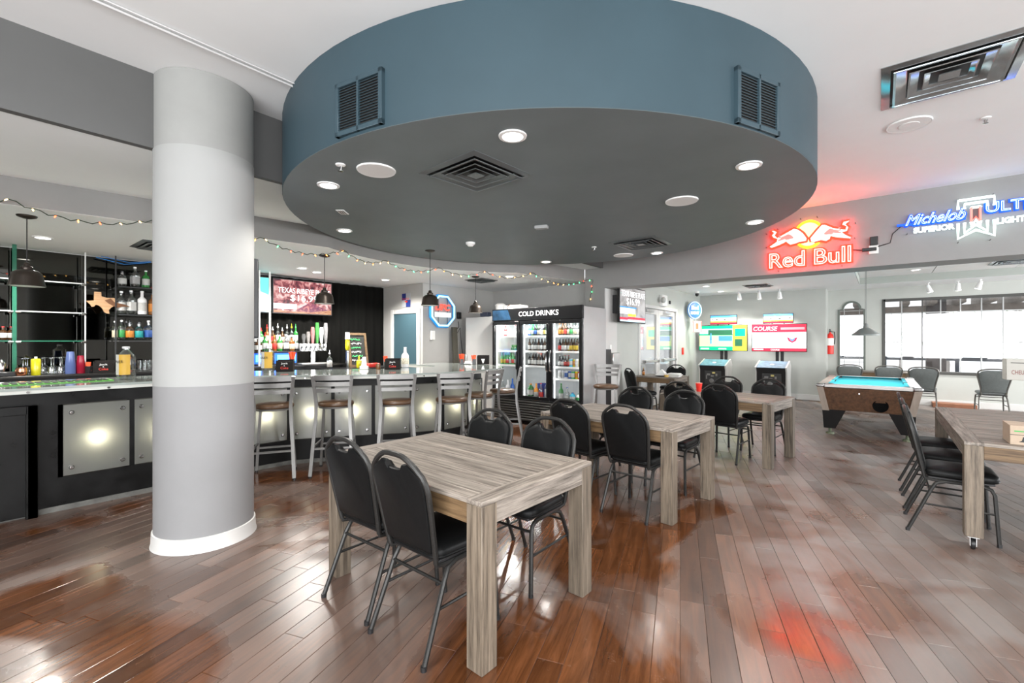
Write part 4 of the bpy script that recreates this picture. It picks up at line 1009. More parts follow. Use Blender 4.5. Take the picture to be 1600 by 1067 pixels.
# second, single tower with a white and yellow handle
p = at_x(543, 570, -7.2)
sv = thing('single_tap', 'slim chrome tap column with white and yellow handle', 'beer tap', (p.x, p.y, 1.0))
MB().cyl((0, 0, 0), (0, 0, .30), .03, n=14).cyl((0, 0, .27), (.08, -.03, .27), .012).build('column', CHROME, sv)
MB().loft([colring(.028, .31, 12), colring(.04, .35, 12), colring(.036, .47, 12), colring(.03, .50, 12)]).build('yellow_grip', BGL['yellow'], sv)
MB().loft([colring(.042, .50, 12), colring(.036, .62, 12)]).build('white_cap', WHITEP, sv)
MB().box(-.22, .32, -.42, .95, -1.0, -.001).build('service_cabinet', BLACK)
o = bpy.data.objects['service_cabinet']; o.location = (p.x - .05, p.y, 1.0); tag(o, 'low black service cabinet under the single tap', 'cabinet')
# chalkboard menu leaning on it
yb0 = at_x(546, 540, -7.35).y; yb1 = at_x(575, 540, -7.35).y; zt_ = at_x(560, 520, -7.35).z
cb = thing('chalkboard_menu', 'small chalkboard menu in a worn wooden frame behind the bar', 'menu board', (-7.35, yb0, 1.0))
w_ = yb1 - yb0; h_ = zt_ - 1.0
lean = lambda u, v, w: (w - .10 * (v / h_), u, v)
for r4 in ([(0, 0), (w_, 0), (w_, .04), (0, .04)], [(0, h_ - .04), (w_, h_ - .04), (w_, h_), (0, h_)], [(0, .04), (.04, .04), (.04, h_ - .04), (0, h_ - .04)], [(w_ - .04, .04), (w_, .04), (w_, h_ - .04), (w_ - .04, h_ - .04)]):
    MB().prism(r4, 0, .03, lean).build('frame', WZT, cb)
MB().prism([(.04, .04), (w_ - .04, .04), (w_ - .04, h_ - .04), (.04, h_ - .04)], .0, .015, lean).build('slate', mat('slate_black', (0.02, 0.022, 0.02), 0.7), cb)
CHALKG = mat('chalk_green', (0.08, 0.75, 0.2), 0.8); CHALKW = mat('chalk_white', (0.8, 0.8, 0.8), 0.8)
for i in range(6):
    zz = h_ - .12 - i * .075; rg = random.Random(i); n = 14
    pts = [(.019 - .10 * (zz + .014 * math.sin(k * 2.1 + i)) / h_, .06 + (w_ - .13) * (.9 - .25 * rg.random()) * k / n, zz + .016 * math.sin(k * 2.1 + i) * (1 if k % 5 else .2)) for k in range(n + 1)]
    MB().tube(pts, .006, 5).build('chalk_scribble', CHALKG if i % 2 == 0 else CHALKW, cb)

# ---- things on the bar counter
def on_counter(px, py): return at_z(px, py, 1.0805)
for px, py, lab in ((197, 592.5, 'big clear vodka bottle with yellow label on the bar left of the column'), (419, 581, 'big clear vodka bottle with yellow label on the bar right of the column')):
    p = on_counter(px, py); t = bottle(lab, tuple(p), 'jug', 'clear', None, 'silver', .33, .075, cat='bottle', group='big promotional bottles', rz=R(39))
    t.scale = (1, 1, 1)
    def side(m, a0, a1, z0, z1, nm):
        n = 8; q = [(.0775 * math.cos(R(a0 + (a1 - a0) * i / n)), .0775 * math.sin(R(a0 + (a1 - a0) * i / n))) for i in range(n + 1)]
        MB().loft([[(x, y, z0) for x, y in q] + [(x * .985, y * .985, z0) for x, y in reversed(q)], [(x, y, z1) for x, y in q] + [(x * .985, y * .985, z1) for x, y in reversed(q)]]).build(nm, m, t)
    side(lmat('white'), -160, -95, .05, .25, 'white_label'); side(mat('paper_deep_yellow', (0.55, 0.33, 0.04), 0.5), -95, -25, .05, .25, 'yellow_label')
    text('print_letters', 'RAIER', PRINTK, t, (-.06, -.0785, .165), (1, 0, 0), (0, 0, 1), .10, .028, .004)
JACK = PRINTW
for i, (px, py, lab) in enumerate(((163, 587, 'black napkin caddy with white and orange print, left of the column'), (446, 580, 'black napkin caddy with white and red print, beside the vodka bottle'), (614, 577, 'black napkin caddy with white and red print, before the teal door'), (755, 569, 'black napkin caddy at the right end of the bar'))):
    p = on_counter(px, py) if i else Vector((*at_x(px, py, -7.6)[:2], 1.071)); rz = R((72, 52, 46, 40)[i])
    t = thing('napkin_caddy', lab, 'caddy', tuple(p), rz, 'black napkin caddies on the bar')
    MB().box(-.10, .10, -.05, -.042, 0, .13, .002).box(-.10, .10, .042, .05, 0, .15, .002).box(-.10, -.094, -.042, .042, 0, .14).box(.094, .10, -.042, .042, 0, .14).box(-.094, .094, -.042, .042, 0, .006).build('caddy_box', mat('caddy_black', (0.010, 0.008, 0.007), 0.6, spec=0.2), t)
    MB().box(-.085, .03, -.035, .03, .007, .12, .004).build('napkins', PAPER, t)
    if i < 3:
        text('print_letters', 'Jack', PRINTW, t, (-.04, -.051, .085), (1, 0, 0), (0, 0, 1), .08, .028, .001)
        text('print_letters', '&', PRINTW, t, (-.008, -.051, .066), (1, 0, 0), (0, 0, 1), .014, .014, .001)
        text('print_letters', 'Coke', PRINTR, t, (-.045, -.051, .03), (1, 0, 0), (0, 0, 1), .09, .03, .001)
    else:
        MB().prism([(-.03, .09), (.03, .09), (.008, .02), (-.008, .02)], -.053, -.0505, lambda u, v, w: (u, w, v)).build('print_emblem', PRINTW, t)
def straws(label, px, py, z0, hh):
    p = on_counter(px, py) if px > 200 else Vector((*at_x(px, py, -7.6)[:2], 1.071)); t = thing('straw_holder', label, 'straw holder', tuple(p), R(40))
    MB().box(-.028, .028, -.028, .028, 0, z0, .002).build('holder', BLACKP, t)
    rg = random.Random(px)
    sm_ = MB().prism([(-.012, 0), (.012, 0), (.012, hh), (-.012, hh)], -.003, .003, lambda u, v, w: (u, w, v)).mesh('straw_sleeve', ORANGE)
    for i in range(7):
        o = link('straw_sleeve', sm_, t, (-.018 + .006 * i, -.012 + .02 * rg.random(), z0 * .3)); o.rotation_euler = (R(rg.uniform(-8, 8)), R(rg.uniform(-16, 12)), R(rg.uniform(0, 90)))
straws('holder of orange straws beside the left black caddy', 139, 586, .085, .11)
straws('tall holder of red straws beside the second caddy', 456, 577, .13, .20)
straws('holder of red straws left of the third caddy', 604, 576, .10, .15)
straws('holder of red straws fanned out at the bar end', 722, 569.5, .09, .15)
straws('holder of red straws beside the right end caddy', 741, 569.5, .09, .13)
p = at_z(633, 574, 1.0805); t = bottle('white patterned carafe bottle beside the third caddy', tuple(p), 'wine', 'white', None, 'white', .30, .055)
t2 = MB().lathe([(.055 * 1.01, .05), (.055 * 1.03, .052), (.055 * 1.03, .14), (.055 * 1.01, .142)], 16).build('print_band', mat('confetti_print', (0.8, 0.62, 0.5), 0.5, var=0.6, scale=70), t)
mm = thing('bar_mat', 'green edged rubber bar mat on the bar, left', 'bar mat', tuple(at_z(80, 598, 1.0805)), R(90))
MB().box(-.42, .42, -.13, .13, 0, .006, .002).build('mat_base', mat('mat_green', (0.10, 0.42, 0.05), 0.5), mm)
for i in range(16): MB().box(-.40 + .05 * i, -.365 + .05 * i, -.11, .11, .006, .012).build('mat_rib', BLACKP, mm)
p = at_x(515, 576, -7.1)
bottle('clear bottle with white label and spout standing alone before the curtain', (p.x, p.y, 1.0), 'spout', 'clear', 'white', 'silver', .28, .042)
p = at_x(561, 570, -7.1); bottle('yellow juice bottle with pointed spout before the chalkboard', (p.x, p.y, 1.0), 'spout', 'yellow', None, 'yellow', .19, .045)
p = on_counter(569, 577)
nap = thing('napkin_holder', 'white stepped plastic holder standing on the bar', 'holder', tuple(p), R(50))
MB().box(-.055, .055, -.045, .045, 0, .045, .006).build('base', WHITEP, nap)
MB().loft([[(-.035, -.03, .045), (.035, -.03, .045), (.035, .03, .045), (-.035, .03, .045)], [(-.022, -.02, .17), (.022, -.02, .17), (.022, .02, .17), (-.022, .02, .17)]]).build('tower', WHITEP, nap)
p = at_z(591, 577, 1.0805); bottle('small sauce bottle with white cap on the bar', tuple(p), 'squeeze', 'amber', None, 'white', .085, .03)
p = at_x(582, 569, -7.1); rp_ = MB().box(-.07, .07, -.12, .12, 0, .07, .012).build('red_box', RED, None, (p.x, p.y, 1.0)); tag(rp_, 'low red box behind the sauce bottle', 'box')
pl_ = at_z(731, 569, 1.0805); nb = thing('plate_stack', 'white saucers with a folded napkin at the bar end', 'plates', tuple(pl_))
MB().lathe([(.05, 0), (.085, .012), (.083, .016), (.05, .006), (0, .006)], 20).build('saucer', WHITEP, nb); MB().box(-.05, .05, -.035, .035, .016, .05, .008).build('folded_napkin', PAPER, nb)
# ================================================================== CEILING FIXTURES
RIMW = mat('fixture_white', (0.85, 0.85, 0.84), 0.4)
DLM = {}
def downlight(label, p, z, r=.085, energy=22, spread=150):
    t = thing('downlight', label, 'downlight', (p.x, p.y, z), group='recessed downlights')
    if r not in DLM:
        DLM[r] = (MB().lathe([(r * .72, -.004), (r * .76, -.010), (r, -.008), (r * 1.02, 0)], 24).mesh('trim_ring', RIMW), MB().lathe([(0, -.005), (r * .73, -.005), (r * .73, -.002)], 20).mesh('lens', glow('downlight_lens', (1.0, 0.97, 0.92), 9)))
    link('trim_ring', DLM[r][0], t); link('lens', DLM[r][1], t)
    d = bpy.data.lights.new('downlight_lamp', 'SPOT'); d.energy = energy; d.spot_size = R(spread); d.spot_blend = .6; d.color = (1.0, .96, .90); d.shadow_soft_size = .06
    o = bpy.data.objects.new('downlight_lamp', d); COL.objects.link(o); o.parent = t; o.location = (0, 0, -.03)
    return t
drum_l = [(801, 212, 'front centre of the drum underside'), (1170, 258, 'front right of the drum underside'), (1179, 347, 'right edge of the drum underside'), (1026, 395, 'right rear of the drum underside'), (853, 409, 'rear edge of the drum underside'), (538, 360, 'left rear of the drum underside'), (513, 289, 'left edge of the drum underside')]
for px, py, w in drum_l: downlight(f'bright recessed downlight at the {w}', at_z(px, py, 2.715), 2.715, energy=26, spread=128)
for px, py, w in ((67, 371, 'above the bar left of the column'), (495, 425, 'above the bar screen'), (602, 437, 'above the curtain beside the door')):
    downlight(f'recessed downlight in the low ceiling {w}', at_z(px, py, 2.59), 2.59, energy=70)
for px, py, w in ((1103, 447, 'nearest the glass door'), (1126, 455, 'before the golf screens')):
    downlight(f'recessed lounge downlight {w}', at_z(px, py, 2.75), 2.75, energy=30)
downlight('recessed downlight in the tiled lounge tray', at_z(1430, 421.5, 2.90), 2.90, energy=30)
for i, (x, y) in enumerate(((-6.9, -1.2), (-6.9, 3.4), (-5.0, 6.1))): downlight(('added low ceiling downlight above the near end of the bar', 'added low ceiling downlight above the bottles', 'added low ceiling downlight before the drinks cooler')[i], Vector((x, y)), 2.59, energy=60)  # extra lamps added to brighten the bar ceiling
for i, (x, y) in enumerate(((1.2, 2.2), (3.6, .2), (.8, -1.6), (4.2, 4.6), (-1.8, -1.4))): downlight('added high ceiling downlight ' + ('right of the drum', 'far right behind the camera', 'behind the camera', 'above the caster table', 'over the near floor')[i], Vector((x, y)), 3.34, energy=40)  # unseen lamps added to light the main room

SPK = mat('speaker_grille_white', (0.80, 0.80, 0.79), 0.6, var=0.03, scale=300)
def ceiling_speaker(label, p, z, r):
    t = thing('ceiling_speaker', label, 'speaker', (p.x, p.y, z), group='round ceiling speakers')
    MB().lathe([(r * .9, -.008), (r * .97, -.010), (r, -.004), (r, 0)], 32).build('rim', RIMW, t)
    MB().lathe([(0, -.009), (r * .9, -.009), (r * .9, -.004)], 32).build('grille', SPK, t)
    return t
ceiling_speaker('round white ceiling speaker at the left of the drum underside', at_z(588, 265.5, 2.715), 2.715, .14)
ceiling_speaker('round white ceiling speaker at the right of the drum underside', at_z(1065, 313.5, 2.715), 2.715, .14)
ceiling_speaker('round white ceiling speaker at the rear of the drum underside', at_z(974, 398.5, 2.715), 2.715, .14)
sp = ceiling_speaker('round white ceiling speaker on the high ceiling below the big diffuser', at_z(1420, 194, 3.34), 3.34, .155)
MB().lathe([(0, -.0125), (.07, -.0125), (.07, -.008)], 24).build('centre_grille', SPK, sp)

def diffuser(label, c, z, s, rz, m, rings=3):
    t = thing('air_diffuser', label, 'air diffuser', (c.x, c.y, z), rz, 'square ceiling diffusers')
    k = lambda h: [(-h, -h), (h, -h), (h, h), (-h, h)]
    def frame(h0, h1, z0, z1): return MB().loft([[(x, y, z0) for x, y in k(h0)], [(x, y, z1) for x, y in k(h1)], [(x, y, z1 + .004) for x, y in k(h1)], [(x, y, z0 + .004) for x, y in k(h0)]], closed=True)
    frame(s, s * .86, -.004, -.016).build('rim', m, t)
    MB().box(-s * .86, s * .86, -s * .86, s * .86, -.003, -.001).build('throat', PRINTK, t)
    for i in range(rings):
        h = s * (.80 - i * .22)
        frame(h, h * .76, -.028 + .004 * i, -.006).build('cone', m, t)
        frame(h * 1.02, h * .97, -.030 + .004 * i, -.029 + .004 * i).build('cone_lip', m, t)
    MB().box(-s * .15, s * .15, -s * .15, s * .15, -.020, -.014).build('centre_plate', m, t)
    return t
DIFD = mat('diffuser_grey', (0.14, 0.155, 0.16), 0.3, metal=0.4); DIFM = mat('diffuser_chrome', (0.55, 0.60, 0.63), 0.14, metal=0.9)
diffuser('square grey air diffuser in the front of the drum underside', at_z(743.5, 271, 2.715), 2.715, .30, R(-3), DIFD)
diffuser('square grey air diffuser at the rear of the drum underside', at_z(1001, 380, 2.715), 2.715, .30, R(0), DIFD)
corn = [at_z(px, py, 3.34) for px, py in ((1376, 112), (1374, 175))]
c1 = at_z(1376, 112, 3.34); c2 = at_z(1374, 175, 3.34)
big = diffuser('large shiny square air diffuser on the high ceiling at right', at_z(1483, 114, 3.34), 3.34, .37, R(0), DIFM)
diffuser('square dark air diffuser in the bar ceiling half behind the column', at_z(262, 386, 2.59), 2.59, .30, 0, DIFD)
diffuser('square grey air diffuser in the bar ceiling above the neon octagon', at_z(752, 437.5, 2.59), 2.59, .22, 0, DIFD)
diffuser('square grey air diffuser in the lounge tray at the photo edge', at_z(1585, 408, 2.90), 2.90, .30, 0, DIFM)
diffuser('square grey air diffuser in the lounge ceiling', at_z(1184, 446, 2.75), 2.75, .28, 0, DIFD)

def sprinkler(label, p, z):
    t = thing('fire_sprinkler', label, 'sprinkler', (p.x, p.y, z), group='small fire sprinklers')
    MB().lathe([(.035, 0), (.032, -.008), (.012, -.012)], 16).build('escutcheon', RIMW, t)
    MB().cyl((0, 0, -.01), (0, 0, -.04), .007).cyl((.012, 0, -.012), (.006, 0, -.045), .003).cyl((-.012, 0, -.012), (-.006, 0, -.045), .003).lathe([(0, -.05), (.018, -.048), (.018, -.045), (0, -.044)], 12).build('head', CHROME, t)
sprinkler('small fire sprinkler at the left front of the drum underside', at_z(532, 257, 2.715), 2.715)
sprinkler('small fire sprinkler at the rear of the drum underside', at_z(928, 386, 2.715), 2.715)
sprinkler('small fire sprinkler on the high ceiling beside the big diffuser', at_z(1540, 184, 3.34), 3.34)
p = at_z(735, 379, 2.715); o = MB().lathe([(0, -.05), (.03, -.048), (.045, -.03), (.06, -.022), (.06, 0)], 24).build('smoke_detector', RIMW, None, (p.x, p.y, 2.715)); tag(o, 'round white smoke detector under the drum', 'smoke detector')
p = at_z(535, 331, 2.715); t = thing('vent_plate', 'small white slotted plate at the left of the drum underside', 'vent', (p.x, p.y, 2.715), R(-50))
MB().box(-.075, .075, -.04, .04, -.006, 0, .002).build('plate', RIMW, t)
for i in (-1, 0, 1): MB().box(-.055, .055, i * .02 - .004, i * .02 + .004, -.0075, -.006).build('slot', PRINTK, t)
p = at_z(846, 352.5, 2.715); o = MB().box(-.07, .07, -.035, .035, -.035, 0, .004).build('sensor_box', mat('box_grey', (0.35, 0.36, 0.36), 0.4), None, (p.x, p.y, 2.715), R(20)); tag(o, 'small grey sensor box under the drum', 'sensor box')

# wall grilles on the drum face
def drum_grille(label, px0, px1, py0, py1, m, open_):
    # angle on the drum wall by marching the ray of the grille's centre
    d = ray((px0 + px1) / 2, (py0 + py1) / 2); t = .5
    while (Vector((d.x * t, d.y * t)) - DC).length > DR: t += .002
    hit = Vector((d.x * t, d.y * t)); a = math.atan2(hit.y - DC.y, hit.x - DC.x); zc = CAM_H + d.z * t
    g = thing('wall_grille', label, 'vent grille', (hit.x, hit.y, zc), a + R(90), 'vent grilles on the drum')
    tl = ray(px0, py0); hh = .165; ww_ = .20
    MB().box(-ww_, ww_, -.02, .012, hh - .03, hh, .003).box(-ww_, ww_, -.02, .012, -hh, -hh + .03, .003).box(-ww_, -ww_ + .03, -.02, .012, -hh, hh, .003).box(ww_ - .03, ww_, -.02, .012, -hh, hh, .003).box(-.008, .008, -.02, .012, -hh, hh).build('frame', m, g)
    MB().box(-ww_ + .02, ww_ - .02, -.004, -.001, -hh + .02, hh - .02).build('dark_back', PRINTK, g)
    sl = MB().add([(-ww_ + .03, -.016, 0), (ww_ - .03, -.016, 0), (ww_ - .03, -.003, .009), (-ww_ + .03, -.003, .009), (-ww_ + .03, -.014, -.002), (ww_ - .03, -.014, -.002), (ww_ - .03, -.001, .007), (-ww_ + .03, -.001, .007)], [(0, 1, 2, 3), (7, 6, 5, 4), (0, 4, 5, 1), (1, 5, 6, 2), (2, 6, 7, 3), (3, 7, 4, 0)]).mesh('louver', m)
    for i in range(16): link('louver', sl, g, (0, 0, -hh + .035 + i * .0168))
    return g
drum_grille('vent grille with dark openings on the left of the teal drum wall', 526, 598, 120, 206, TEAL, True)
drum_grille('vent grille on the right of the teal drum wall', 1149, 1217, 116, 206, TEAL, False)

# ---- pendant lamps over the bar
IRON = mat('pendant_dark_bronze', (0.055, 0.045, 0.038), 0.35, metal=0.7)
def pendant(label, px, py, zc, zb=1.955):
    p = at_z(px, py, zc); t = thing('pendant_lamp', label, 'pendant lamp', (p.x, p.y, zc), group='dark bell pendant lamps over the bar')
    h = zc - zb
    MB().lathe([(.0, -.028), (.03, -.025), (.065, -.012), (.07, 0)], 24).build('canopy', IRON, t)
    MB().cyl((0, 0, -.02), (0, 0, -h + .20), .0045, n=6).build('cord', BLACKP, t)
    MB().lathe([(.006, -h + .215), (.018, -h + .21), (.024, -h + .195), (.026, -h + .183), (.040, -h + .175), (.044, -h + .158), (.040, -h + .145)], 20).build('socket_cap', IRON, t)
    MB().lathe([(.036, -h + .150), (.072, -h + .140), (.096, -h + .120), (.107, -h + .085), (.116, -h + .03), (.124, -h + .002), (.122, -h), (.120, -h + .002), (.113, -h + .03), (.104, -h + .083), (.093, -h + .116), (.07, -h + .136), (.03, -h + .145)], 28).build('shade', IRON, t)
    MB().lathe([(0, -h + .015), (.02, -h + .022), (.032, -h + .045), (.026, -h + .075), (.012, -h + .10)], 14).build('bulb', glow('pendant_bulb', (1.0, 0.86, 0.62), 40), t)
    MB().lathe([(.1195, -h + .003), (.112, -h + .03), (.103, -h + .082), (.092, -h + .114), (.06, -h + .134), (.03, -h + .14)], 28).build('shade_liner', WHITEP, t)
    d = bpy.data.lights.new('pendant_light', 'SPOT'); d.energy = 12; d.spot_size = R(125); d.spot_blend = .7; d.color = (1, .9, .76); d.shadow_soft_size = .03
    o = bpy.data.objects.new('pendant_light', d); COL.objects.link(o); o.parent = t; o.location = (0, 0, -h + .01)
pendant('dark bell pendant lamp left of the column', 42, 337, 2.59)
pendant('dark bell pendant lamp before the steak screen', 507, 399, 2.59)
pendant('dark bell pendant lamp left of the neon octagon', 672, 391.5, 2.715)
pendant('dark bell pendant lamp before the white freezer', 743, 432, 2.59)
# wide pendant over the pool table
p = at_y(1353, 512, 9.6); t = thing('wide_pendant_lamp', 'wide grey dome pendant lamp over the pool table', 'pendant lamp', (p.x, p.y, 2.9))
zb = at_y(1353, 524, 9.6).z; h = 2.9 - zb
r = 22.5 * depth(p) / FPX / 1.25
GRN = mat('pendant_grey_green', (0.20, 0.21, 0.20), 0.4)
MB().lathe([(.06, 0), (.055, -.02), (.01, -.025)], 16).build('canopy', GRN, t)
MB().cyl((-.008, 0, -.01), (-.008, 0, -h + .2), .004, n=6).cyl((.008, 0, -.01), (.008, 0, -h + .2), .004, n=6).build('cord', GRN, t)
MB().lathe([(.012, -h + .20), (.03, -h + .19), (.04, -h + .13), (.10, -h + .10), (r * .75, -h + .055), (r, -h + .02), (r, -h), (r * .96, -h + .01), (r * .72, -h + .045), (.08, -h + .085)], 32).build('shade', GRN, t)
MB().lathe([(0, -h + .01), (.05, -h + .02), (.06, -h + .05), (.03, -h + .08)], 16).build('bulb', glow('pool_bulb', (1, .97, .9), 12), t)
d = bpy.data.lights.new('pool_light', 'SPOT'); d.energy = 60; d.spot_size = R(130); d.spot_blend = .6; d.shadow_soft_size = .05
o = bpy.data.objects.new('pool_light', d); COL.objects.link(o); o.parent = t; o.location = (0, 0, -h + .02)

# ---- track heads
def track_head(label, px, py, y, z, aim):
    p = at_y(px, py, y); t = thing('track_light', label, 'track light', (p.x, y, z), aim, 'white track light heads')
    hz_ = z - p.z
    MB().box(-.03, .03, -.015, .015, -.015, 0, .003).cyl((0, 0, -.01), (0, 0, -hz_ * .5), .010).build('stem', RIMW, t)
    a = Vector((.0, .35, -.94)); c = Vector((0, -.01, -hz_ * .45))
    MB().tube([c, c + a * .05, c + a * .13, c + a * .16], .03, 16, r_end=.06).build('lamp_head', RIMW, t)
    e = c + a * .161
    MB().tube([e, e + a * .004], .05, 16).build('lens', glow('track_lens', (1, .98, .94), 8), t)
    d = bpy.data.lights.new('track_lamp', 'SPOT'); d.energy = 26; d.spot_size = R(80); d.spot_blend = .6; d.shadow_soft_size = .04; d.color = (1, .98, .95)
    o = bpy.data.objects.new('track_lamp', d); COL.objects.link(o); o.parent = t; o.location = e + a * .02; o.rotation_euler = (R(20), 0, 0)
for i, px in enumerate((1155, 1186, 1218)): track_head(f'white track head above the golf screens, {ORD[i]} from the left', px, 462, 12.75, 2.75, R((0, 0, 0)[i]))
for i, px in enumerate((1450, 1497, 1532)): track_head(f'white track head above the wide window, {ORD[i]} from the left', px, 450 - 4 * i, 13.5, 2.75, R((-50, 0, 50)[i]))

# ================================================================== SIGNS AND SCREENS
def on_hd(px, py, y=7.50):
    q = at_y(px, py, y); return q
PINKW = glow('neon_pink_white', (1.0, 0.72, 0.64), 0.95); NRED = glow('neon_red', (1.0, 0.010, 0.004), 9.0); YEL = glow('neon_pale_yellow', (1.0, 0.86, 0.40), 0.95); AMB = glow('neon_amber', (1.0, 0.28, 0.006), 7.0)
WTUBE = glow('neon_white', (0.80, 1.0, 0.94), 1.3); BTUBE = glow('neon_blue', (0.006, 0.09, 0.9), 0.9); BWHITE = glow('neon_blue_white', (0.62, 0.82, 1.0), 0.95); CYAN = glow('neon_cyan', (0.42, 0.84, 1.0), 1.1); CYANB = mat('neon_cyan_backing', (0.02, 0.25, 0.55), 0.4, emit=(0.01, 0.20, 0.6), estr=0.22)
SPOKE = MB().cyl((0, 0, 0), (0, .07, 0), .004, n=6).mesh('standoff', BLACKP)
c = on_hd(1267, 380)
rb = thing('neon_sign', 'red neon sign with two charging bulls before a yellow sun', 'neon sign', (c.x, 7.50, c.z))
def zm(u, v, y=7.50):      # zoom crop (1195,335) scale .0906
    q = on_hd(1195 + u * .0906, 335 + v * .0906, y); return (q.x - c.x, q.z - c.z)
left = [(110, 285), (160, 275), (222, 300), (205, 335), (185, 365), (215, 400), (330, 335), (500, 240), (580, 255), (670, 320), (735, 410), (720, 465), (640, 480), (590, 490), (540, 510), (440, 535), (385, 500), (370, 480), (320, 510), (230, 550), (120, 588), (75, 560), (140, 510), (200, 470), (210, 430), (150, 415), (112, 370), (150, 325)]
right = [(790, 465), (775, 410), (850, 320), (910, 250), (980, 175), (1040, 170), (1180, 225), (1320, 250), (1395, 255), (1405, 215), (1325, 185), (1350, 125), (1455, 98), (1440, 140), (1405, 172), (1455, 220), (1425, 295), (1340, 310), (1400, 345), (1485, 385), (1470, 425), (1380, 420), (1220, 405), (1140, 385), (1130, 430), (1060, 470), (970, 455), (870, 480)]
for nm, pl_ in (('bull', left), ('bull', right)):
    q = [zm(*p) for p in pl_]
    b_ = MB().prism(q, -.012, .0, lambda u, v, w: (u, w, v)).build(nm, PINKW, rb)
    MB().tube([(u, .004, v) for u, v in q], .019, 8, closed=True).build('red_outline', NRED, b_)
    cx_ = sum(p[0] for p in q) / len(q); cz_ = sum(p[1] for p in q) / len(q)
    MB().prism([(cx_ + (u - cx_) * .42 * 1.0, cz_ + .01 + (v - cz_) * .32) for u, v in q], -.016, -.0121, lambda u, v, w: (u, w, v)).build('red_flank', glow('neon_rose', (1.0, 0.22, 0.2), .75), b_)
su = zm(755, 340); sr = abs(zm(985, 340)[0] - zm(520, 340)[0]) / 2; sh_ = abs(zm(755, 120)[1] - zm(755, 560)[1]) / 2
sun_pts = [(su[0] + sr * math.cos(2 * PI * i / 40), su[1] + sh_ * math.sin(2 * PI * i / 40)) for i in range(40)]
sd = MB().prism(sun_pts, .002, .012, lambda u, v, w: (u, w, v)).build('sun_disc', YEL, rb)
MB().tube([(u, .012, v) for u, v in sun_pts], .020, 8, closed=True).build('amber_outline', AMB, sd)
z0 = zm(80, 930); z1 = zm(1490, 830); zh = zm(80, 690)
tw, th = z1[0] - z0[0], (zh[1] - z0[1]) * 1.0
text('neon_letters', 'Red Bull', PINKW, rb, (z0[0], -.02, z0[1] - .01), (1, 0, 0), (0, 0, 1), tw, th * 1.08, .0, tube=.022)
text('neon_letter_backing', 'Red Bull', NRED, rb, (z0[0] - .02, .012, z0[1] - .03), (1, 0, 0), (0, 0, 1), tw + .04, th * 1.08 + .04, .0, tube=.075)
for u, v in ((215, 250), (610, 70), (900, 35), (1330, 100), (1560, 140), (1550, 400), (20, 330), (20, 565), (230, 970), (1330, 880)):
    q = zm(u, v); link('standoff', SPOKE, rb, (q[0], 0, q[1]))
# transformer with wires
p = on_hd(1365, 383, 7.53); tf = thing('sign_transformer', 'small black plug transformer on an outlet between the two neon signs', 'transformer', tuple(p))
MB().box(-.05, .05, .0, .04, -.11, .0, .004).build('outlet_plate', WHITEP, tf); MB().box(-.04, .045, -.07, .0, -.005, .10, .006).build('transformer_box', BLACKP, tf); MB().box(-.12, .03, -.05, 0, -.075, -.035, .006).build('plug', BLACKP, tf)
q0, q1 = on_hd(1410, 352, 7.53) - p, on_hd(1372, 385, 7.53) - p
MB().tube([q1, q1 + Vector((.12, 0, .03)), q1.lerp(q0, .6), q0], .006, 6).tube([(-.1, -.03, -.06), (-.25, -.02, -.03), (-.34, .0, -.05)], .006, 6).build('wire', BLACKP, tf)
# long neon with ribbon emblem
c = on_hd(1500, 350); ml = thing('neon_sign', 'long blue and white neon sign with a white ribbon emblem', 'neon sign', (c.x, 7.50, c.z))
def zn(u, v):      # zoom crop (1400,295) scale .125
    q = on_hd(1400 + u * .125, 295 + v * .125); return (q.x - c.x, q.z - c.z)
a0, a1, ah = zn(115, 490), zn(870, 400), zn(180, 350)
text('neon_letters', 'Michelob', BWHITE, ml, (a0[0], -.02, a1[1] + .02), (1, 0, 0), (0, 0, 1), a1[0] - a0[0], (ah[1] - a0[1]) * .98, 0, tube=.020, shear=.45)
text('neon_letter_backing', 'Michelob', BTUBE, ml, (a0[0] - .015, .012, a1[1] + .005), (1, 0, 0), (0, 0, 1), a1[0] - a0[0] + .03, (ah[1] - a0[1]) * .98 + .03, 0, tube=.075, shear=.45)
MB().tube([(a0[0] - .08, .0, a1[1] + .04), (a0[0] + .2, 0, a1[1] + .03), (a1[0], 0, a1[1] + .03)], .016, 8).build('underline', BTUBE, ml)
u0, uh = zn(1120, 350), zn(1120, 225)
xe = u0[0] + (zn(1590, 300)[0] - u0[0]) * 5 / 2.85
text('neon_letters', 'ULTRA', BWHITE, ml, (u0[0], -.02, a1[1] + .06), (1, 0, 0), (0, 0, 1), xe - u0[0], (uh[1] - u0[1]) * 1.0, 0, tube=.022)
text('neon_letter_backing', 'ULTRA', BTUBE, ml, (u0[0] - .015, .012, a1[1] + .045), (1, 0, 0), (0, 0, 1), xe - u0[0] + .03, (uh[1] - u0[1]) + .03, 0, tube=.08)
s0_, s1_ = zn(215, 570), zn(735, 520); l0 = zn(1255, 465)
zl = s0_[1] + .005
text('neon_small_letters', 'SUPERIOR', WTUBE, ml, (s0_[0], -.02, zl), (1, 0, 0), (0, 0, 1), s1_[0] - s0_[0], .072, 0, tube=.06)
text('neon_small_letters', 'LIGHT', WTUBE, ml, (l0[0], -.02, zl), (1, 0, 0), (0, 0, 1), (xe - l0[0]) * .52, .072, 0, tube=.06)
e0, e1 = zn(775, 640)[0], zn(1230, 600)[0]; zt0, zt1 = zn(790, 150)[1], zn(790, 260)[1]; zb0, zb1 = zn(1200, 385)[1], zn(790, 625)[1]
ec = (e0 + e1) / 2; ew = (e1 - e0) / 2
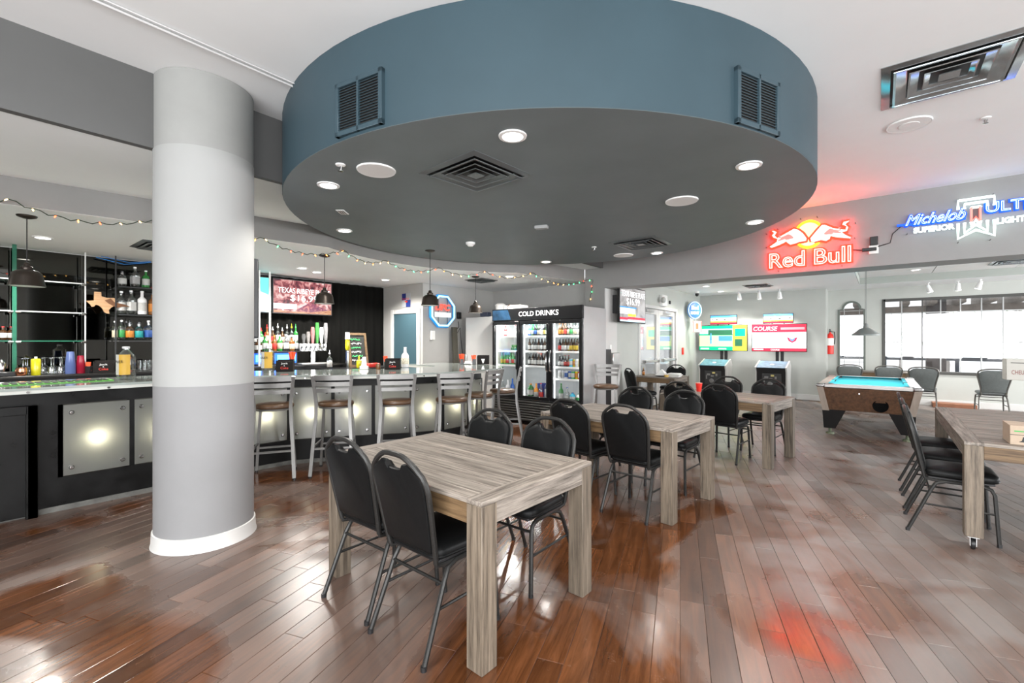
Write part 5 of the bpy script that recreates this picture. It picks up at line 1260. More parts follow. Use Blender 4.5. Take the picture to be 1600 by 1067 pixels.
for i in range(3):
    k = ew - .055 * i; zt_ = zt0 - .05 * i; zz = zb1 + .06 * i
    MB().tube([(ec - k, 0, zt1), (ec - k, 0, zt_), (ec + k, 0, zt_), (ec + k, 0, zt1)], .016, 8).build('emblem_tube', WTUBE, ml)
    MB().tube([(ec - k, 0, zb0), (ec - k, 0, zz), (ec, 0, zz + .085), (ec + k, 0, zz), (ec + k, 0, zb0)], .016, 8).build('emblem_tube', WTUBE, ml)
r0, r1 = zn(940, 410), zn(1050, 235)
q = [(r0[0], r0[1]), (r0[0], r1[1] + .01), (r1[0], r1[1] + .01), (r1[0], r0[1]), ((r0[0] + r1[0]) / 2, r0[1] + .05)]
MB().tube([(u, -.01, v) for u, v in q], .012, 8, closed=True).build('red_ribbon', glow('neon_soft_red', (1.0, .22, .18), 1.0), ml)
MB().prism(q, .0, .006, lambda u, v, w: (u, w, v)).build('ribbon_back', mat('ribbon_grey', (0.12, 0.10, 0.11), 0.5), ml)
for u, v in ((140, 560), (780, 130), (1215, 60), (780, 665), (1185, 630)):
    q = zn(u, v); link('standoff', SPOKE, ml, (q[0], 0, q[1]))

# octagon neon on the neon wall
XN = -6.78
c = at_x(693, 486, XN); un = thing('neon_sign', 'octagonal cyan neon sign with red letters on the grey wall', 'neon sign', (XN, c.y, c.z))
hy = (at_x(710.5, 486, XN).y - at_x(676, 486, XN).y) / 2; hz_ = (at_x(693, 463, XN).z - at_x(693, 508.5, XN).z) / 2
oc = [(.40, 1), (1, .38), (1, -.42), (.40, -1), (-.40, -1), (-1, -.42), (-1, .38), (-.40, 1)]
MB().tube([(0, u * hy, v * hz_) for u, v in oc], .020, 8, closed=True).build('octagon_tube', CYAN, un)
MB().tube([(-.03, u * hy * 1.04, v * hz_ * 1.04) for u, v in oc], .032, 8, closed=True).build('octagon_backing', CYANB, un)
text('neon_letters', 'UFC', glow('neon_letter_red', (1.0, .10, .07), 1.0), un, (0, -hy * .72, hz_ * .02), (0, 1, 0), (0, 0, 1), hy * 1.38, hz_ * .46, 0, tube=.05, shear=.25)
text('neon_letter_fill', 'UFC', glow('neon_letter_red', (1.0, .10, .07), 1.0), un, (-.004, -hy * .72, hz_ * .02), (0, 1, 0), (0, 0, 1), hy * 1.38, hz_ * .46, 0, shear=.25)
MB().box(-.012, .0, -hy * .74, hy * .70, -hz_ * .42, -hz_ * .10).build('white_panel', glow('sign_panel_white', (.8, .88, .88), .75), un)
MB().cyl((-.02, -.12, hz_), (-.02, -.12, -hz_), .007, n=6).cyl((-.02, .12, hz_), (-.02, .12, -hz_), .007, n=6).cyl((-.07, hy, .1), (0, hy, .1), .006).cyl((-.07, -hy, .1), (0, -hy, .1), .006).build('support_rods', BLACKP, un)
for px, py, nm, lab, m_, sz in ((674, 524, 'wall_box', 'small white dispenser box on the wall below the neon octagon', WHITEP, (.06, .05, .09)), (716, 493, 'plug_adapter', 'black plug adapter right of the neon octagon', BLACKP, (.05, .05, .07))):
    p = at_x(px, py, -6.85); o = MB().box(0, sz[0], -sz[1], sz[1], -sz[2], sz[2], .008).build(nm, m_, None, tuple(p)); tag(o, lab, 'wall box')
p = at_x(716, 497, -6.84); e_ = at_x(723, 553, -6.84); mid_ = at_x(711, 519, -6.84); m2_ = at_x(717, 510, -6.84); m3_ = at_x(706, 527, -6.84)
o = MB().tube([(0, 0, -.07)] + [tuple(k - p) for k in (m2_, mid_, m3_, at_x(712, 525, -6.84), at_x(719, 512, -6.84), at_x(720, 530, -6.84), e_)], .007, 6).build('power_cord', BLACKP, None, tuple(p)); tag(o, 'dangling black power cord below the plug adapter', 'cord')
# small poster above the teal door
a, b = at_y(628.5, 459, 5.72), at_y(641, 479, 5.72); ps = thing('wall_poster', 'small blue and silver drink poster above the teal door', 'poster', (a.x, 5.725, b.z))
W_, H_ = b.x - a.x, a.z - b.z
SILV = mat('print_silver', (0.45, 0.47, 0.5), 0.4); NAVY = mat('print_navy', (0.02, 0.04, 0.22), 0.5)
for i, (x, z, m_) in enumerate(((0, 1, NAVY), (1, 1, SILV), (0, 0, SILV), (1, 0, NAVY))): MB().box(x * W_ / 2, (x + 1) * W_ / 2, -.012, 0, z * H_ / 2, (z + 1) * H_ / 2).build('poster_field', m_, ps)
text('print_letters', 'Red Bull', PRINTR, ps, (W_ * .08, -.0125, H_ * .52), (1, 0, 0), (0, 0, 1), W_ * .84, H_ * .16, .002)
MB().prism([(W_ * .3, H_ * .36), (W_ * .5, H_ * .47), (W_ * .75, H_ * .40), (W_ * .6, H_ * .30), (W_ * .5, H_ * .36)], -.015, -.0121, lambda u, v, w: (u, w, v)).build('print_emblem', PRINTR, ps)

# ---- screens
def screen_noise(name, stops, scale, e, stretch=(1, 1, 1), dist=1.0):
    if name in MATS: return MATS[name]
    m, nt, b = _principled(name)
    tc = nt.nodes.new('ShaderNodeTexCoord'); mp = nt.nodes.new('ShaderNodeMapping'); mp.inputs['Scale'].default_value = stretch
    nz = nt.nodes.new('ShaderNodeTexNoise'); nz.inputs['Scale'].default_value = scale; nz.inputs['Detail'].default_value = 8; nz.inputs['Distortion'].default_value = dist
    rp = nt.nodes.new('ShaderNodeValToRGB')
    while len(rp.color_ramp.elements) < len(stops): rp.color_ramp.elements.new(.5)
    for el, (pos, col) in zip(rp.color_ramp.elements, stops): el.position = pos; el.color = (*col, 1)
    nt.links.new(tc.outputs['Object'], mp.inputs['Vector']); nt.links.new(mp.outputs['Vector'], nz.inputs['Vector']); nt.links.new(nz.outputs['Fac'], rp.inputs['Fac'])
    nt.links.new(rp.outputs['Color'], b.inputs['Emission Color']); b.inputs['Emission Strength'].default_value = e * 0.27
    b.inputs['Base Color'].default_value = (0.01, 0.01, 0.01, 1); b.inputs['Roughness'].default_value = .15
    MATS[name] = m
    return m
STEAK = screen_noise('screen_steak', [(.32, (.04, .008, .02)), (.43, (.28, .05, .07)), (.52, (.62, .22, .22)), (.62, (.9, .55, .52)), (.72, (1, .92, .9))], 9, 1.1)
STEAKD = screen_noise('screen_dark_meat', [(.3, (.08, .01, .08)), (.5, (.30, .03, .12)), (.7, (.9, .35, .3))], 14, .9)
SWHITE = glow('screen_white', (1, 1, 1), 1.0); SRED = glow('screen_red', (.75, .02, .05), .9); SGREEN = glow('screen_green', (.0, .50, .20), .9); SLIME = glow('screen_lime', (.62, .82, .30), .9); SYEL = glow('screen_yellow', (.95, .75, .05), .9); SBLUE = glow('screen_blue', (.06, .25, .60), .8); SSKY = glow('screen_sky', (.45, .75, .9), .9); STEALS = glow('screen_teal', (.12, .55, .50), .8); SDARK = glow('screen_dark_green', (.02, .12, .06), .6); SGREY = glow('screen_grey', (.45, .45, .44), .8)
def tv(name, label, org, xd, w, h, tilt=0.0, cat='television'):
    """flat screen: org = lower left corner of the front; xd = reading direction; children use local x right, z up, front at -y"""
    xd = Vector(xd).normalized(); t = thing(name, label, cat, tuple(org), math.atan2(xd.y, xd.x))
    if tilt: t.rotation_euler = (tilt, 0, t.rotation_euler[2])
    MB().box(0, w, 0, .05, 0, h, .006).build('housing', BLACKP, t)
    return t
def patch(t, nm, m, x0, x1, z0, z1, lift=.001): return MB().box(x0, x1, -lift, -lift + .0006, z0, z1).build(nm, m, t)
a, b = at_x(425.5, 489.5, -7.9), at_x(519, 495, -7.9); top = at_x(425.5, 433, -7.9).z
w, h = b.y - a.y, top - a.z
T = tv('wall_screen', 'screen behind the bar showing a steak plate offer', (-7.9, a.y, a.z), (0, 1, 0), w, h)
patch(T, 'picture', STEAK, .02, w - .02, .02, h - .02)
MB().prism([(w * .38, .08), (w * .6, h * .36), (w * .92, .10), (w * .7, .05)], -.0022, -.0012, lambda u, v, q: (u, q, v)).build('picture_meat', STEAKD, T)
MB().prism([(.02, .02), (w - .02, .02), (w - .02, .10), (w * .6, .045), (.02, .06)], -.003, -.0023, lambda u, v, q: (u, q, v)).build('picture_board', screen_noise('screen_orange', [(.35, (.5, .06, .04)), (.6, (1, .55, .25))], 9, .9, (1, 1, 6)), T)
text('screen_letters', 'TEXAS RIBEYE PLATE', SWHITE, T, (.09, -.004, h * .60), (1, 0, 0), (0, 0, 1), w - .14, h * .15, 0)
text('screen_letters', '$16.99', SWHITE, T, (w * .28, -.004, h * .36), (1, 0, 0), (0, 0, 1), w * .46, h * .20, 0)
patch(T, 'logo_field', SWHITE, .02, w * .38, .09, .09 + h * .14, .004)
text('logo_letters', 'ARC\u2022LIGHT', STEALS, T, (.04, -.005, .11), (1, 0, 0), (0, 0, 1), w * .33, h * .09, 0)
MB().box(.2, w - .2, .05, .12, .1, h - .1).build('wall_bracket', BLACKP, T)
T2 = tv('wall_screen', 'screen behind the bar half hidden by the column, showing teal water', (-7.9, a.y - w - .03, a.z), (0, 1, 0), w, h)
patch(T2, 'picture', STEALS, .02, w - .02, .02, h - .02)
MB().prism([(w * .5, .02), (w - .02, .02), (w - .02, h * .5), (w * .8, h * .62)], -.002, -.0012, lambda u, v, q: (u, q, v)).build('picture_wave', SSKY, T2)
MB().box(.2, w - .2, .05, .12, .1, h - .1).build('wall_bracket', BLACKP, T2)
# two thin white ceiling poles beside the screens
for px, lab in ((405, 'thin white pole below the bar screens, left one'), (421.5, 'thin white pole below the bar screens, right one')):
    p = at_x(px, 520, -7.62); o = MB().box(-.012, .012, -.012, .012, 0, 2.585 - 1.071, .002).build('thin_pole', WHITEP, None, (p.x, p.y, 1.071)); tag(o, lab, 'pole', 'thin white poles')
# screen edge-on at the column
d_ = ray(403, 466).normalized(); d2 = Vector((d_.x, d_.y, 0)).normalized()
p0 = at_z(403, 527, 1.475); p0 = Vector((ray(404, 500).x, ray(404, 500).y, 0)) * 3.58
T3 = tv('column_screen', 'black screen seen edge-on, mounted behind the column', (p0.x, p0.y, 1.49), (d2.x, d2.y, 0), 1.06, .62)
MB().box(.35, .7, .05, .16, .2, .45).build('bracket', BLACKP, T3)
patch(T3, 'dark_picture', BLACKP, .02, 1.04, .02, .60)
# portrait-tilted screen on the door wall by the pier
a, b = at_x(969.5, 503, -3.72), at_x(1010, 507, -3.72); top = at_x(972, 447, -3.72).z
w, h = b.y - a.y, top - a.z + .02
T4 = tv('wall_screen', 'screen beside the pier showing the same steak offer', (-3.74, a.y, a.z), (0, 1, 0), w, h)
patch(T4, 'picture', screen_noise('screen_pale_steak', [(.35, (.35, .33, .32)), (.5, (.62, .60, .60)), (.65, (.85, .83, .82))], 4, .9), .02, w - .02, .02, h - .02)
text('screen_letters', 'TEXAS RIBEYE PLATE', SWHITE, T4, (.08, -.003, h * .72), (1, 0, 0), (0, 0, 1), w - .12, h * .16, 0)
text('screen_letters', '$16.99', SWHITE, T4, (w * .25, -.003, h * .47), (1, 0, 0), (0, 0, 1), w * .5, h * .22, 0)
for x0, x1, z0_, z1_, m_ in ((.02, w * .62, h * .40, h * .44, SBLUE), (.02, w * .58, h * .24, h * .40, SWHITE), (w * .3, w * .6, h * .18, h * .26, SYEL), (w * .3, w - .03, h * .10, h * .16, SRED), (.02, w * .3, h * .06, h * .14, SRED), (.02, w - .03, .02, h * .08, SSKY)): patch(T4, 'picture_field', m_, x0, x1, z0_, z1_, .003)
MB().box(.1, w - .2, .05, .24, h * .25, h * .75).build('wall_bracket', BLACKP, T4)

# golf game cabinets with screens
def golf(label, pxl, pxr, py, tvl, tvr, tvt, tvb, mql, mqr, mqt, mqb, kind):
    Yc = 12.15
    a, b = at_y(pxl, py, Yc), at_y(pxr, py, Yc); w = b.x - a.x; zf = a.z
    t = thing('arcade_console', label + ' cabinet', 'arcade machine', (a.x, Yc, 0), group='golf arcade cabinets')
    MB().prism([(0, 0), (0, zf - .1), (-.06, zf), (.42, zf + .14), (.50, zf + .08), (.56, 0)], .03, w - .03, lambda u, v, q: (q, u, v)).build('cabinet', BLACKP, t)
    for x in (0, w - .03): MB().prism([(.0, 0), (.0, zf - .1), (-.08, zf + .012), (.44, zf + .16), (.60, zf + .02), (.52, zf - .3), (.62, 0)], x, x + .03, lambda u, v, q: (q, u, v)).build('side_panel', mat('silver_trim', (0.62, 0.62, 0.6), 0.3, metal=.3), t)
    MB().prism([(-.055, zf + .002), (.41, zf + .139), (.41, zf + .145), (-.055, zf + .008)], .035, w - .035, lambda u, v, q: (q, u, v)).build('control_panel', mat('golf_panel_blue', (0.10, 0.24, 0.36), 0.3, var=.5, scale=9), t)
    MB().lathe([(0, .035), (.04, .03), (.055, .0)], 16, (w / 2, .17, zf + .06)).build('trackball', WHITEP, t)
    dr = MB().box(w * .22, w * .82, -.012, .0, zf - .48, zf - .13, .004).build('coin_door', mat('coin_door_black', (0.025, 0.025, 0.025), 0.5), t)
    for x0, x1, z0_, z1_, m_ in ((.30, .42, .20, .25, ALU), (.50, .60, .16, .20, mat('print_gold', (.5, .42, .15), .5)), (.45, .55, .24, .28, ALU), (.27, .31, .24, .34, ALU), (.62, .68, .2, .26, ALU)):
        MB().box(w * x0, w * x1, -.018, -.012, zf - z1_, zf - z0_).build('coin_plate', m_, dr)
    MB().lathe([(0, -.008), (.05, -.006), (.055, 0)], 18, (w * .47, -.012, zf - .38), 'y').build('round_vent', ALU, dr)
    # screen on a stand of two posts
    Ys = 13.0
    a2, b2 = at_y(tvl, tvb, Ys), at_y(tvr, tvb, Ys); zt_ = at_y((tvl + tvr) / 2, tvt, Ys).z; zb_ = at_y((tvl + tvr) / 2, tvb, Ys).z; w2 = b2.x - a2.x; h2 = zt_ - zb_
    T = tv('stand_screen', label + ' screen on two posts', (a2.x, Ys, zb_), (1, 0, 0), w2, h2)
    for k in (.47, .56): MB().box(w2 * k - .035, w2 * k + .035, .05, .10, -zb_, h2 * .6, .004).build('post', BLACKP, T)
    MB().box(w2 * .25, w2 * .78, -.05, .32, -zb_, -zb_ + .04, .004).build('foot', BLACKP, T)
    if kind == 0:
        patch(T, 'picture', SGREEN, .015, w2 - .015, .015, h2 - .015)
        patch(T, 'picture_side', SYEL, w2 * .71, w2 - .015, .015, h2 - .015, .002)
        patch(T, 'picture_sky', SSKY, .015, w2 * .71, h2 * .66, h2 * .86, .002); patch(T, 'picture_trees', SDARK, w2 * .2, w2 * .7, h2 * .62, h2 * .82, .003)
        patch(T, 'picture_green', SLIME, .015, w2 * .71, h2 * .17, h2 * .60, .002); patch(T, 'picture_water', SBLUE, w2 * .42, w2 * .70, h2 * .38, h2 * .58, .003)
        MB().lathe([(0, 0), (.022, .01), (.02, .10), (.03, .12), (.026, .22), (.016, .24), (.018, .28), (0, .30)], 8, (w2 * .26, -.004, h2 * .26)).build('picture_golfer', SBLUE, T)
        MB().box(w2 * .75, w2 * .96, -.004, -.003, h2 * .56, h2 * .86).build('picture_inset', SGREEN, T); MB().box(w2 * .75, w2 * .9, -.004, -.003, h2 * .18, h2 * .46).build('picture_machine', SDARK, T)
        patch(T, 'picture_caption', SWHITE, .05, w2 * .22, .04, .04 + h2 * .04, .004); patch(T, 'picture_caption', SWHITE, w2 * .42, w2 * .58, .04, .04 + h2 * .04, .004)
    else:
        patch(T, 'picture', SWHITE, .015, w2 - .015, .015, h2 - .015); patch(T, 'picture_band', SRED, .015, w2 - .015, h2 * .70, h2 - .015, .002); patch(T, 'picture_foot', SRED, .015, w2 - .015, .015, h2 * .13, .002)
        text('screen_letters', 'COURSE', SWHITE, T, (.04, -.004, h2 * .76), (1, 0, 0), (0, 0, 1), w2 * .45, h2 * .15, 0, shear=.2); patch(T, 'picture_caption', glow('screen_rose', (.95, .25, .28), .9), w2 * .54, w2 * .96, h2 * .79, h2 * .87, .004)
        for i, m_ in enumerate((SSKY, SRED, SBLUE)): MB().prism([(w2 * (.62 + .03 * i), h2 * .53), (w2 * .745, h2 * (.47 - .02 * i)), (w2 * (.87 - .03 * i), h2 * .53), (w2 * (.84 - .03 * i), h2 * (.36 + .03 * i)), (w2 * .745, h2 * (.27 + .05 * i)), (w2 * (.65 + .03 * i), h2 * (.36 + .03 * i))], -.004 - .001 * i, -.003 - .001 * i, lambda u, v, q: (u, q, v)).build('picture_emblem', m_, T)
        patch(T, 'picture_glow', SSKY, .015, .06, h2 * .18, h2 * .5, .003); patch(T, 'picture_caption', SWHITE, .05, w2 * .22, .04, .04 + h2 * .04, .004); text('screen_letters', 'COURSE', SWHITE, T, (w2 * .36, -.004, .03), (1, 0, 0), (0, 0, 1), w2 * .16, h2 * .05, 0)
    a3, b3 = at_y(mql, mqb, Ys), at_y(mqr, mqb, Ys); zt3 = at_y((mql + mqr) / 2, mqt, Ys).z; zb3 = at_y((mql + mqr) / 2, mqb, Ys).z; w3 = b3.x - a3.x; h3 = zt3 - zb3
    Q = tv('marquee_screen', 'wide little marquee screen above ' + ('the green golf screen' if kind == 0 else 'the red and white golf screen'), (a3.x, Ys + .056, zb3), (1, 0, 0), w3, h3)
    for x0, x1, z0_, z1_, m_ in ((.02, .98, .70, .94, SBLUE), (.02, .98, .36, .70, SWHITE), (.02, .98, .2, .36, SYEL), (.02, .98, .06, .22, SRED)): patch(Q, 'picture_field', m_, w3 * x0, w3 * x1, h3 * z0_, h3 * z1_, .0012)
    for k0, k1 in ((.08, .12), (.22, .30), (.52, .60), (.66, .70), (.84, .92)): patch(Q, 'picture_dot', PRINTK, w3 * k0, w3 * k1, h3 * .44, h3 * .56, .002)
    for k in (.3, .7): MB().box(w3 * k - .01, w3 * k + .01, .01, .03, zt_ - zb3 - .05, .02).build('bracket', BLACKP, Q)
golf('golf arcade with green fairway', 1092, 1135, 570.5, 1092, 1168, 508, 548, 1108.5, 1150.5, 492, 506.5, 0)
golf('golf arcade with red and white', 1180, 1230, 574, 1174.5, 1261, 506, 549.5, 1191.5, 1239, 489.5, 505, 1)

# beer sign on the door wall
a = at_x(1078, 491, -3.92); bs = thing('neon_sign', 'round blue rimmed beer sign with hanging red panel on the door wall', 'neon sign', (-3.80, a.y, at_x(1078, 485, -3.92).z))
bs.scale = (.55, .55, .55); bs.rotation_euler = (0, 0, R(-28))
MB().lathe([(0, .02), (.40, .02), (.43, .0), (.43, -.03)], 36, (0, 0, 0), 'x').build('round_back', mat('beer_sign_blue', (0.05, .18, .5), .35), bs)
MB().tube([(.03, .40 * math.cos(2 * PI * i / 36), .40 * math.sin(2 * PI * i / 36)) for i in range(36)], .02, 8, closed=True).build('round_tube', glow('neon_ice_blue', (.5, .75, 1), 1.0), bs)
text('neon_letters', 'Bud', WTUBE, bs, (.03, -.22, .02), (0, 1, 0), (0, 0, 1), .44, .20, 0, tube=.05); text('neon_letters', 'LIGHT', WTUBE, bs, (.03, -.25, -.20), (0, 1, 0), (0, 0, 1), .5, .14, 0, tube=.05)
MB().box(-.02, .0, -.10, .42, -1.05, -.52, .004).build('lower_back', WHITEP, bs)
MB().tube([(.02, y, z) for y, z in ((-.08, -.54), (.40, -.54), (.40, -1.03), (-.08, -1.03))], .016, 8, closed=True).build('lower_tube', glow('neon_soft_red', (1.0, .22, .18), 1.0), bs)
MB().box(.0, .012, .08, .24, -.90, -.62).build('red_panel', glow('panel_red', (1, .14, .06), .8), bs)
MB().cyl((-.02, 0, -.3), (-.02, 0, -.6), .01, n=6).cyl((-.02, .1, .1), (-.34, -.08, .1), .012, n=6).build('hanger', BLACKP, bs)
# small wall things in the lounge
p = at_x(1034, 470, -4.0); el = thing('emergency_light', 'white twin emergency light above the glass door', 'emergency light', tuple(p))
MB().box(0, .08, -.16, .16, -.13, .13, .01).build('box', WHITEP, el)
MB().lathe([(.06, 0), (.07, .05), (.05, .07)], 14, (.08, -.20, 0), 'x').build('lamp_head', mat('lamp_head_grey', (0.4, .4, .38), .4), el)
p = at_x(1046, 472.5, -4.0); o = MB().box(0, .02, -.05, .05, -.04, .04, .003).build('wall_sensor', BLACKP, None, tuple(p)); tag(o, 'tiny black square sensor on the door wall', 'sensor')
p = at_x(1089, 464, -3.7); sc_ = thing('security_camera', 'small white dome security camera in the lounge corner', 'camera', (p.x, p.y, 2.75)); MB().lathe([(.06, 0), (.055, -.04), (.03, -.05)], 16).build('mount', WHITEP, sc_); MB().lathe([(.045, -.04), (.045, -.09), (.02, -.12), (0, -.125)], 16).build('dome', BLACKP, sc_)
p = at_x(1066, 548.5, -4.0); o = MB().box(0, .03, -.05, .05, -.09, .09, .006).build('fire_alarm_pull', RED, None, tuple(p)); tag(o, 'red fire alarm pull box on the door wall', 'alarm box')
p = at_y(1292.5, 531, 13.98); fe = thing('fire_extinguisher', 'red fire extinguisher hanging on the window wall', 'fire extinguisher', (p.x + .06, 13.98, p.z - .16))
MB().lathe([(.06, -.2), (.075, -.19), (.075, .24), (.055, .30), (.02, .33), (.02, .36)], 18).build('cylinder', RED, fe); MB().lathe([(.0765, .02), (.077, .021), (.077, .2), (.0765, .201)], 18).build('label_band', PRINTW, fe)
MB().box(-.02, .02, -.05, .03, .36, .40, .004).box(-.015, .015, -.10, .02, .41, .43, .004).build('handle', BLACKP, fe); MB().tube([(.02, 0, .37), (.09, 0, .36), (.10, 0, .2), (.09, 0, .05)], .012, 8).build('hose', BLACKP, fe)
MB().box(-.03, .03, .07, .12, -.1, .3).build('wall_hook', STEEL, fe)
# dispenser and switch on the pier edge
p = at_z(952, 560, 1.28)
sw = thing('light_switch', 'white light switch plate on the end of the pier', 'light switch', (-3.93, 7.78, 1.34)); MB().box(0, .01, -.04, .04, -.06, .06, .003).build('plate', WHITEP, sw); MB().box(.01, .018, -.012, .012, -.02, .02, .002).build('toggle', RIMW, sw)
ds = thing('paper_dispenser', 'steel paper dispenser with a purple flyer on the pier end', 'dispenser', (-3.93, 7.80, 1.05)); MB().box(0, .12, -.14, .14, -.05, .2, .012).build('dispenser_body', STEEL, ds); MB().box(.06, .065, .14, .20, -.02, .12).build('flyer', mat('flyer_purple', (.25, .15, .45), .5), ds)

# ---- string lights along the bar fascia
sg = thing('string_lights', 'string of small coloured lights swagged along the bar fascia', 'string lights', (0, 0, 0))
def fascia_pt(px):
    """where the pixel column meets the fascia line"""
    d = ray(px, 400); best = None
    for i in range(len(fline) - 1):
        (x0, y0), (x1, y1) = fline[i], fline[i + 1]
        den = d.x * (y1 - y0) - d.y * (x1 - x0)
        if abs(den) < 1e-9: continue
        t = (x0 * (y1 - y0) - y0 * (x1 - x0)) / den; s = (t * d.x - x0) / (x1 - x0) if abs(x1 - x0) > abs(y1 - y0) else (t * d.y - y0) / (y1 - y0)
        if -.001 <= s <= 1.001 and t > .5 and (best is None or t < best): best = t
    return best
peaks = [(-60, 305), (15, 312), (238, 345), (407, 371), (537, 391), (602, 407), (685, 418), (757, 424), (832, 426), (917, 437)]
ppos = []
for px, py in peaks:
    t = fascia_pt(px); d = ray(px, py); n = Vector((CA, SA)); k = (t - .03) if t else 8.6
    ppos.append(Vector((d.x * k, d.y * k, CAM_H + d.z * k)))
wire = []
for i in range(len(ppos) - 1):
    a, b = ppos[i], ppos[i + 1]; L = (b - a).length; sag = .11 * min(1.2, L)
    n = max(6, int(L / .045))
    for j in range(n):
        k = j / n; w_ = a.lerp(b, k); w_.z -= sag * 4 * k * (1 - k) - .012 * math.sin(j * 2.2)
        if i in (0, 1, 2): w_ += Vector((.02, -.01, 0))
        wire.append(w_)
d = ray(925, 438); e1_ = at_y(926, 437, 7.55); e2_ = at_y(924, 455, 7.55); e3_ = at_y(921, 472, 7.55)
for a, b in ((ppos[-1], e1_), (e1_, e2_), (e2_, e3_)):
    for j in range(6): wire.append(a.lerp(b, j / 6) + Vector((.01 * math.sin(j * 2), 0, 0)))
wire.append(e3_)
MB().tube(wire, .0042, 5).build('wire', mat('string_wire', (0.02, 0.035, 0.02), 0.6), sg)
BC = [glow('fairy_red', (1, .06, .02), 11), glow('fairy_warm', (1, .55, .16), 11), glow('fairy_green', (.06, .9, .22), 11), glow('fairy_orange', (1, .28, .05), 11), glow('fairy_warm', (1, .55, .16), 11), glow('fairy_red', (1, .06, .02), 11)]
bm_ = [MB().lathe([(0, -.028), (.0045, -.022), (.005, -.006), (.003, 0)], 6).mesh('bulb', m_) for m_ in BC]
rg = random.Random(5); last = None; k = 0
for i, q in enumerate(wire):
    if last is None or (q - last).length > .105:
        o = link('bulb', bm_[rg.randrange(6)], sg, tuple(q)); o.rotation_euler = (rg.uniform(-.9, .9), rg.uniform(-.9, .9), 0); last = q
# ================================================================== DRINKS COOLER
CX0, CX1, CY0, CY1, CZ = -5.62, -3.70, 6.36, 7.16, 2.05
ck = thing('drinks_cooler', 'black three-door glass drinks cooler with lit sign', 'cooler', (CX0, CY0, 0))
W = CX1 - CX0; D = CY1 - CY0
CB = mat('cooler_black', (0.008, 0.008, 0.009), 0.28); CWI = mat('cooler_white_liner', (0.78, 0.80, 0.80), 0.4); CSIDE = mat('cooler_side_white', (0.36, 0.36, 0.36), 0.3, var=.05, scale=3)
MB().box(0, .04, .04, D, .08, CZ - .02).box(.04, W - .04, D - .05, D, .08, CZ - .02).box(.04, W - .04, .05, D - .05, 1.82, CZ - .02).box(.04, W - .04, .05, D - .05, .08, .44).build('cabinet', CB, ck)
MB().box(W - .04, W, .04, D, .08, CZ - .02, .004).build('side_panel', CSIDE, ck)
MB().box(.041, .05, .06, D - .051, .44, 1.82).box(W - .05, W - .041, .06, D - .051, .44, 1.82).box(.05, W - .05, D - .06, D - .051, .44, 1.82).box(.05, W - .05, .06, D - .06, .44, .45).box(.05, W - .05, .06, D - .06, 1.81, 1.82).build('liner', CWI, ck)
MB().box(0, W, -.01, .05, 1.83, CZ, .006).build('sign_panel', CB, ck)
MB().prism([(0.02, 1.85), (.45, 1.85), (.38, CZ - .02), (.02, CZ - .02)], -.0125, -.0102, lambda u, v, w: (u, w, v)).build('sign_blue_field', mat('sign_blue', (0.02, .06, .12), .3, var=.6, scale=6), ck)
SIGNW = glow('cooler_sign_white', (1, 1, 1), .9)
text('sign_letters', 'COLD', SIGNW, ck, (W * .33, -.012, 1.905), (1, 0, 0), (0, 0, 1), W * .17, .082, .001); text('sign_letters', 'DRINKS', glow('cooler_sign_bold', (1, 1, 1), 1.0), ck, (W * .525, -.012, 1.905), (1, 0, 0), (0, 0, 1), W * .24, .086, .001)
bay = W / 3
for i in range(3):
    x0, x1 = i * bay + .006, (i + 1) * bay - .006
    dr = MB().box(x0, x1, -.01, .035, .45, .51, .004).box(x0, x1, -.01, .035, 1.76, 1.82, .004).box(x0, x0 + .055, -.01, .035, .51, 1.76, .004).box(x1 - .055, x1, -.01, .035, .51, 1.76, .004).build('door', CB, ck)
    MB().box(x0 + .055, x1 - .055, .010, .016, .51, 1.76).build('pane', CLEAR, dr)
    hx = x1 - .028 if i < 2 else x0 + .028
    if i == 2: hx = x0 + .028
    MB().tube([(hx, -.01, .95), (hx, -.05, .98), (hx, -.055, 1.12), (hx, -.05, 1.27), (hx, -.01, 1.30)], .013, 8).build('handle', CHROME if i else BLACKP, dr)
    MB().box(x0 + .055, x0 + .07, .045, .06, .50, 1.77).box(x1 - .07, x1 - .055, .045, .06, .50, 1.77).build('led_strip', LED, ck)
    for z in (1.555, 1.29, 1.03) + ((.83,) if i == 2 else ()):
        sh = MB().box(x0 + .02, x1 - .02, .09, D - .08, z - .006, z).build('shelf', glass('wire_shelf', (.85, .85, .85), .2, .3), ck)
        MB().box(x0 + .02, x1 - .02, .08, .09, z - .022, z + .012).build('price_rail', WHITEP, sh)
    d = bpy.data.lights.new('cooler_led', 'AREA'); d.shape = 'RECTANGLE'; d.size = .5; d.size_y = .04; d.energy = 3.2; d.color = (.93, 1, 1)
    o = bpy.data.objects.new('cooler_led', d); COL.objects.link(o); o.parent = ck; o.location = ((x0 + x1) / 2, .10, 1.80)
lv = MB().box(.03, W - .03, -.012, .004, 0, .022, .003).mesh('louver', mat('louver_grey', (0.10, 0.10, 0.095), 0.35, metal=.5))
MB().box(.02, W - .02, .01, .05, .06, .44).build('grille_back', PRINTK, ck)
for i in range(8): link('louver', lv, ck, (0, 0, .085 + i * .044))
for x in (.08, W - .08):
    for y in (.1, D - .08): MB().cyl((x, y, 0), (x, y, .08), .03, n=10).build('foot', BLACKP, ck)
CM = {}
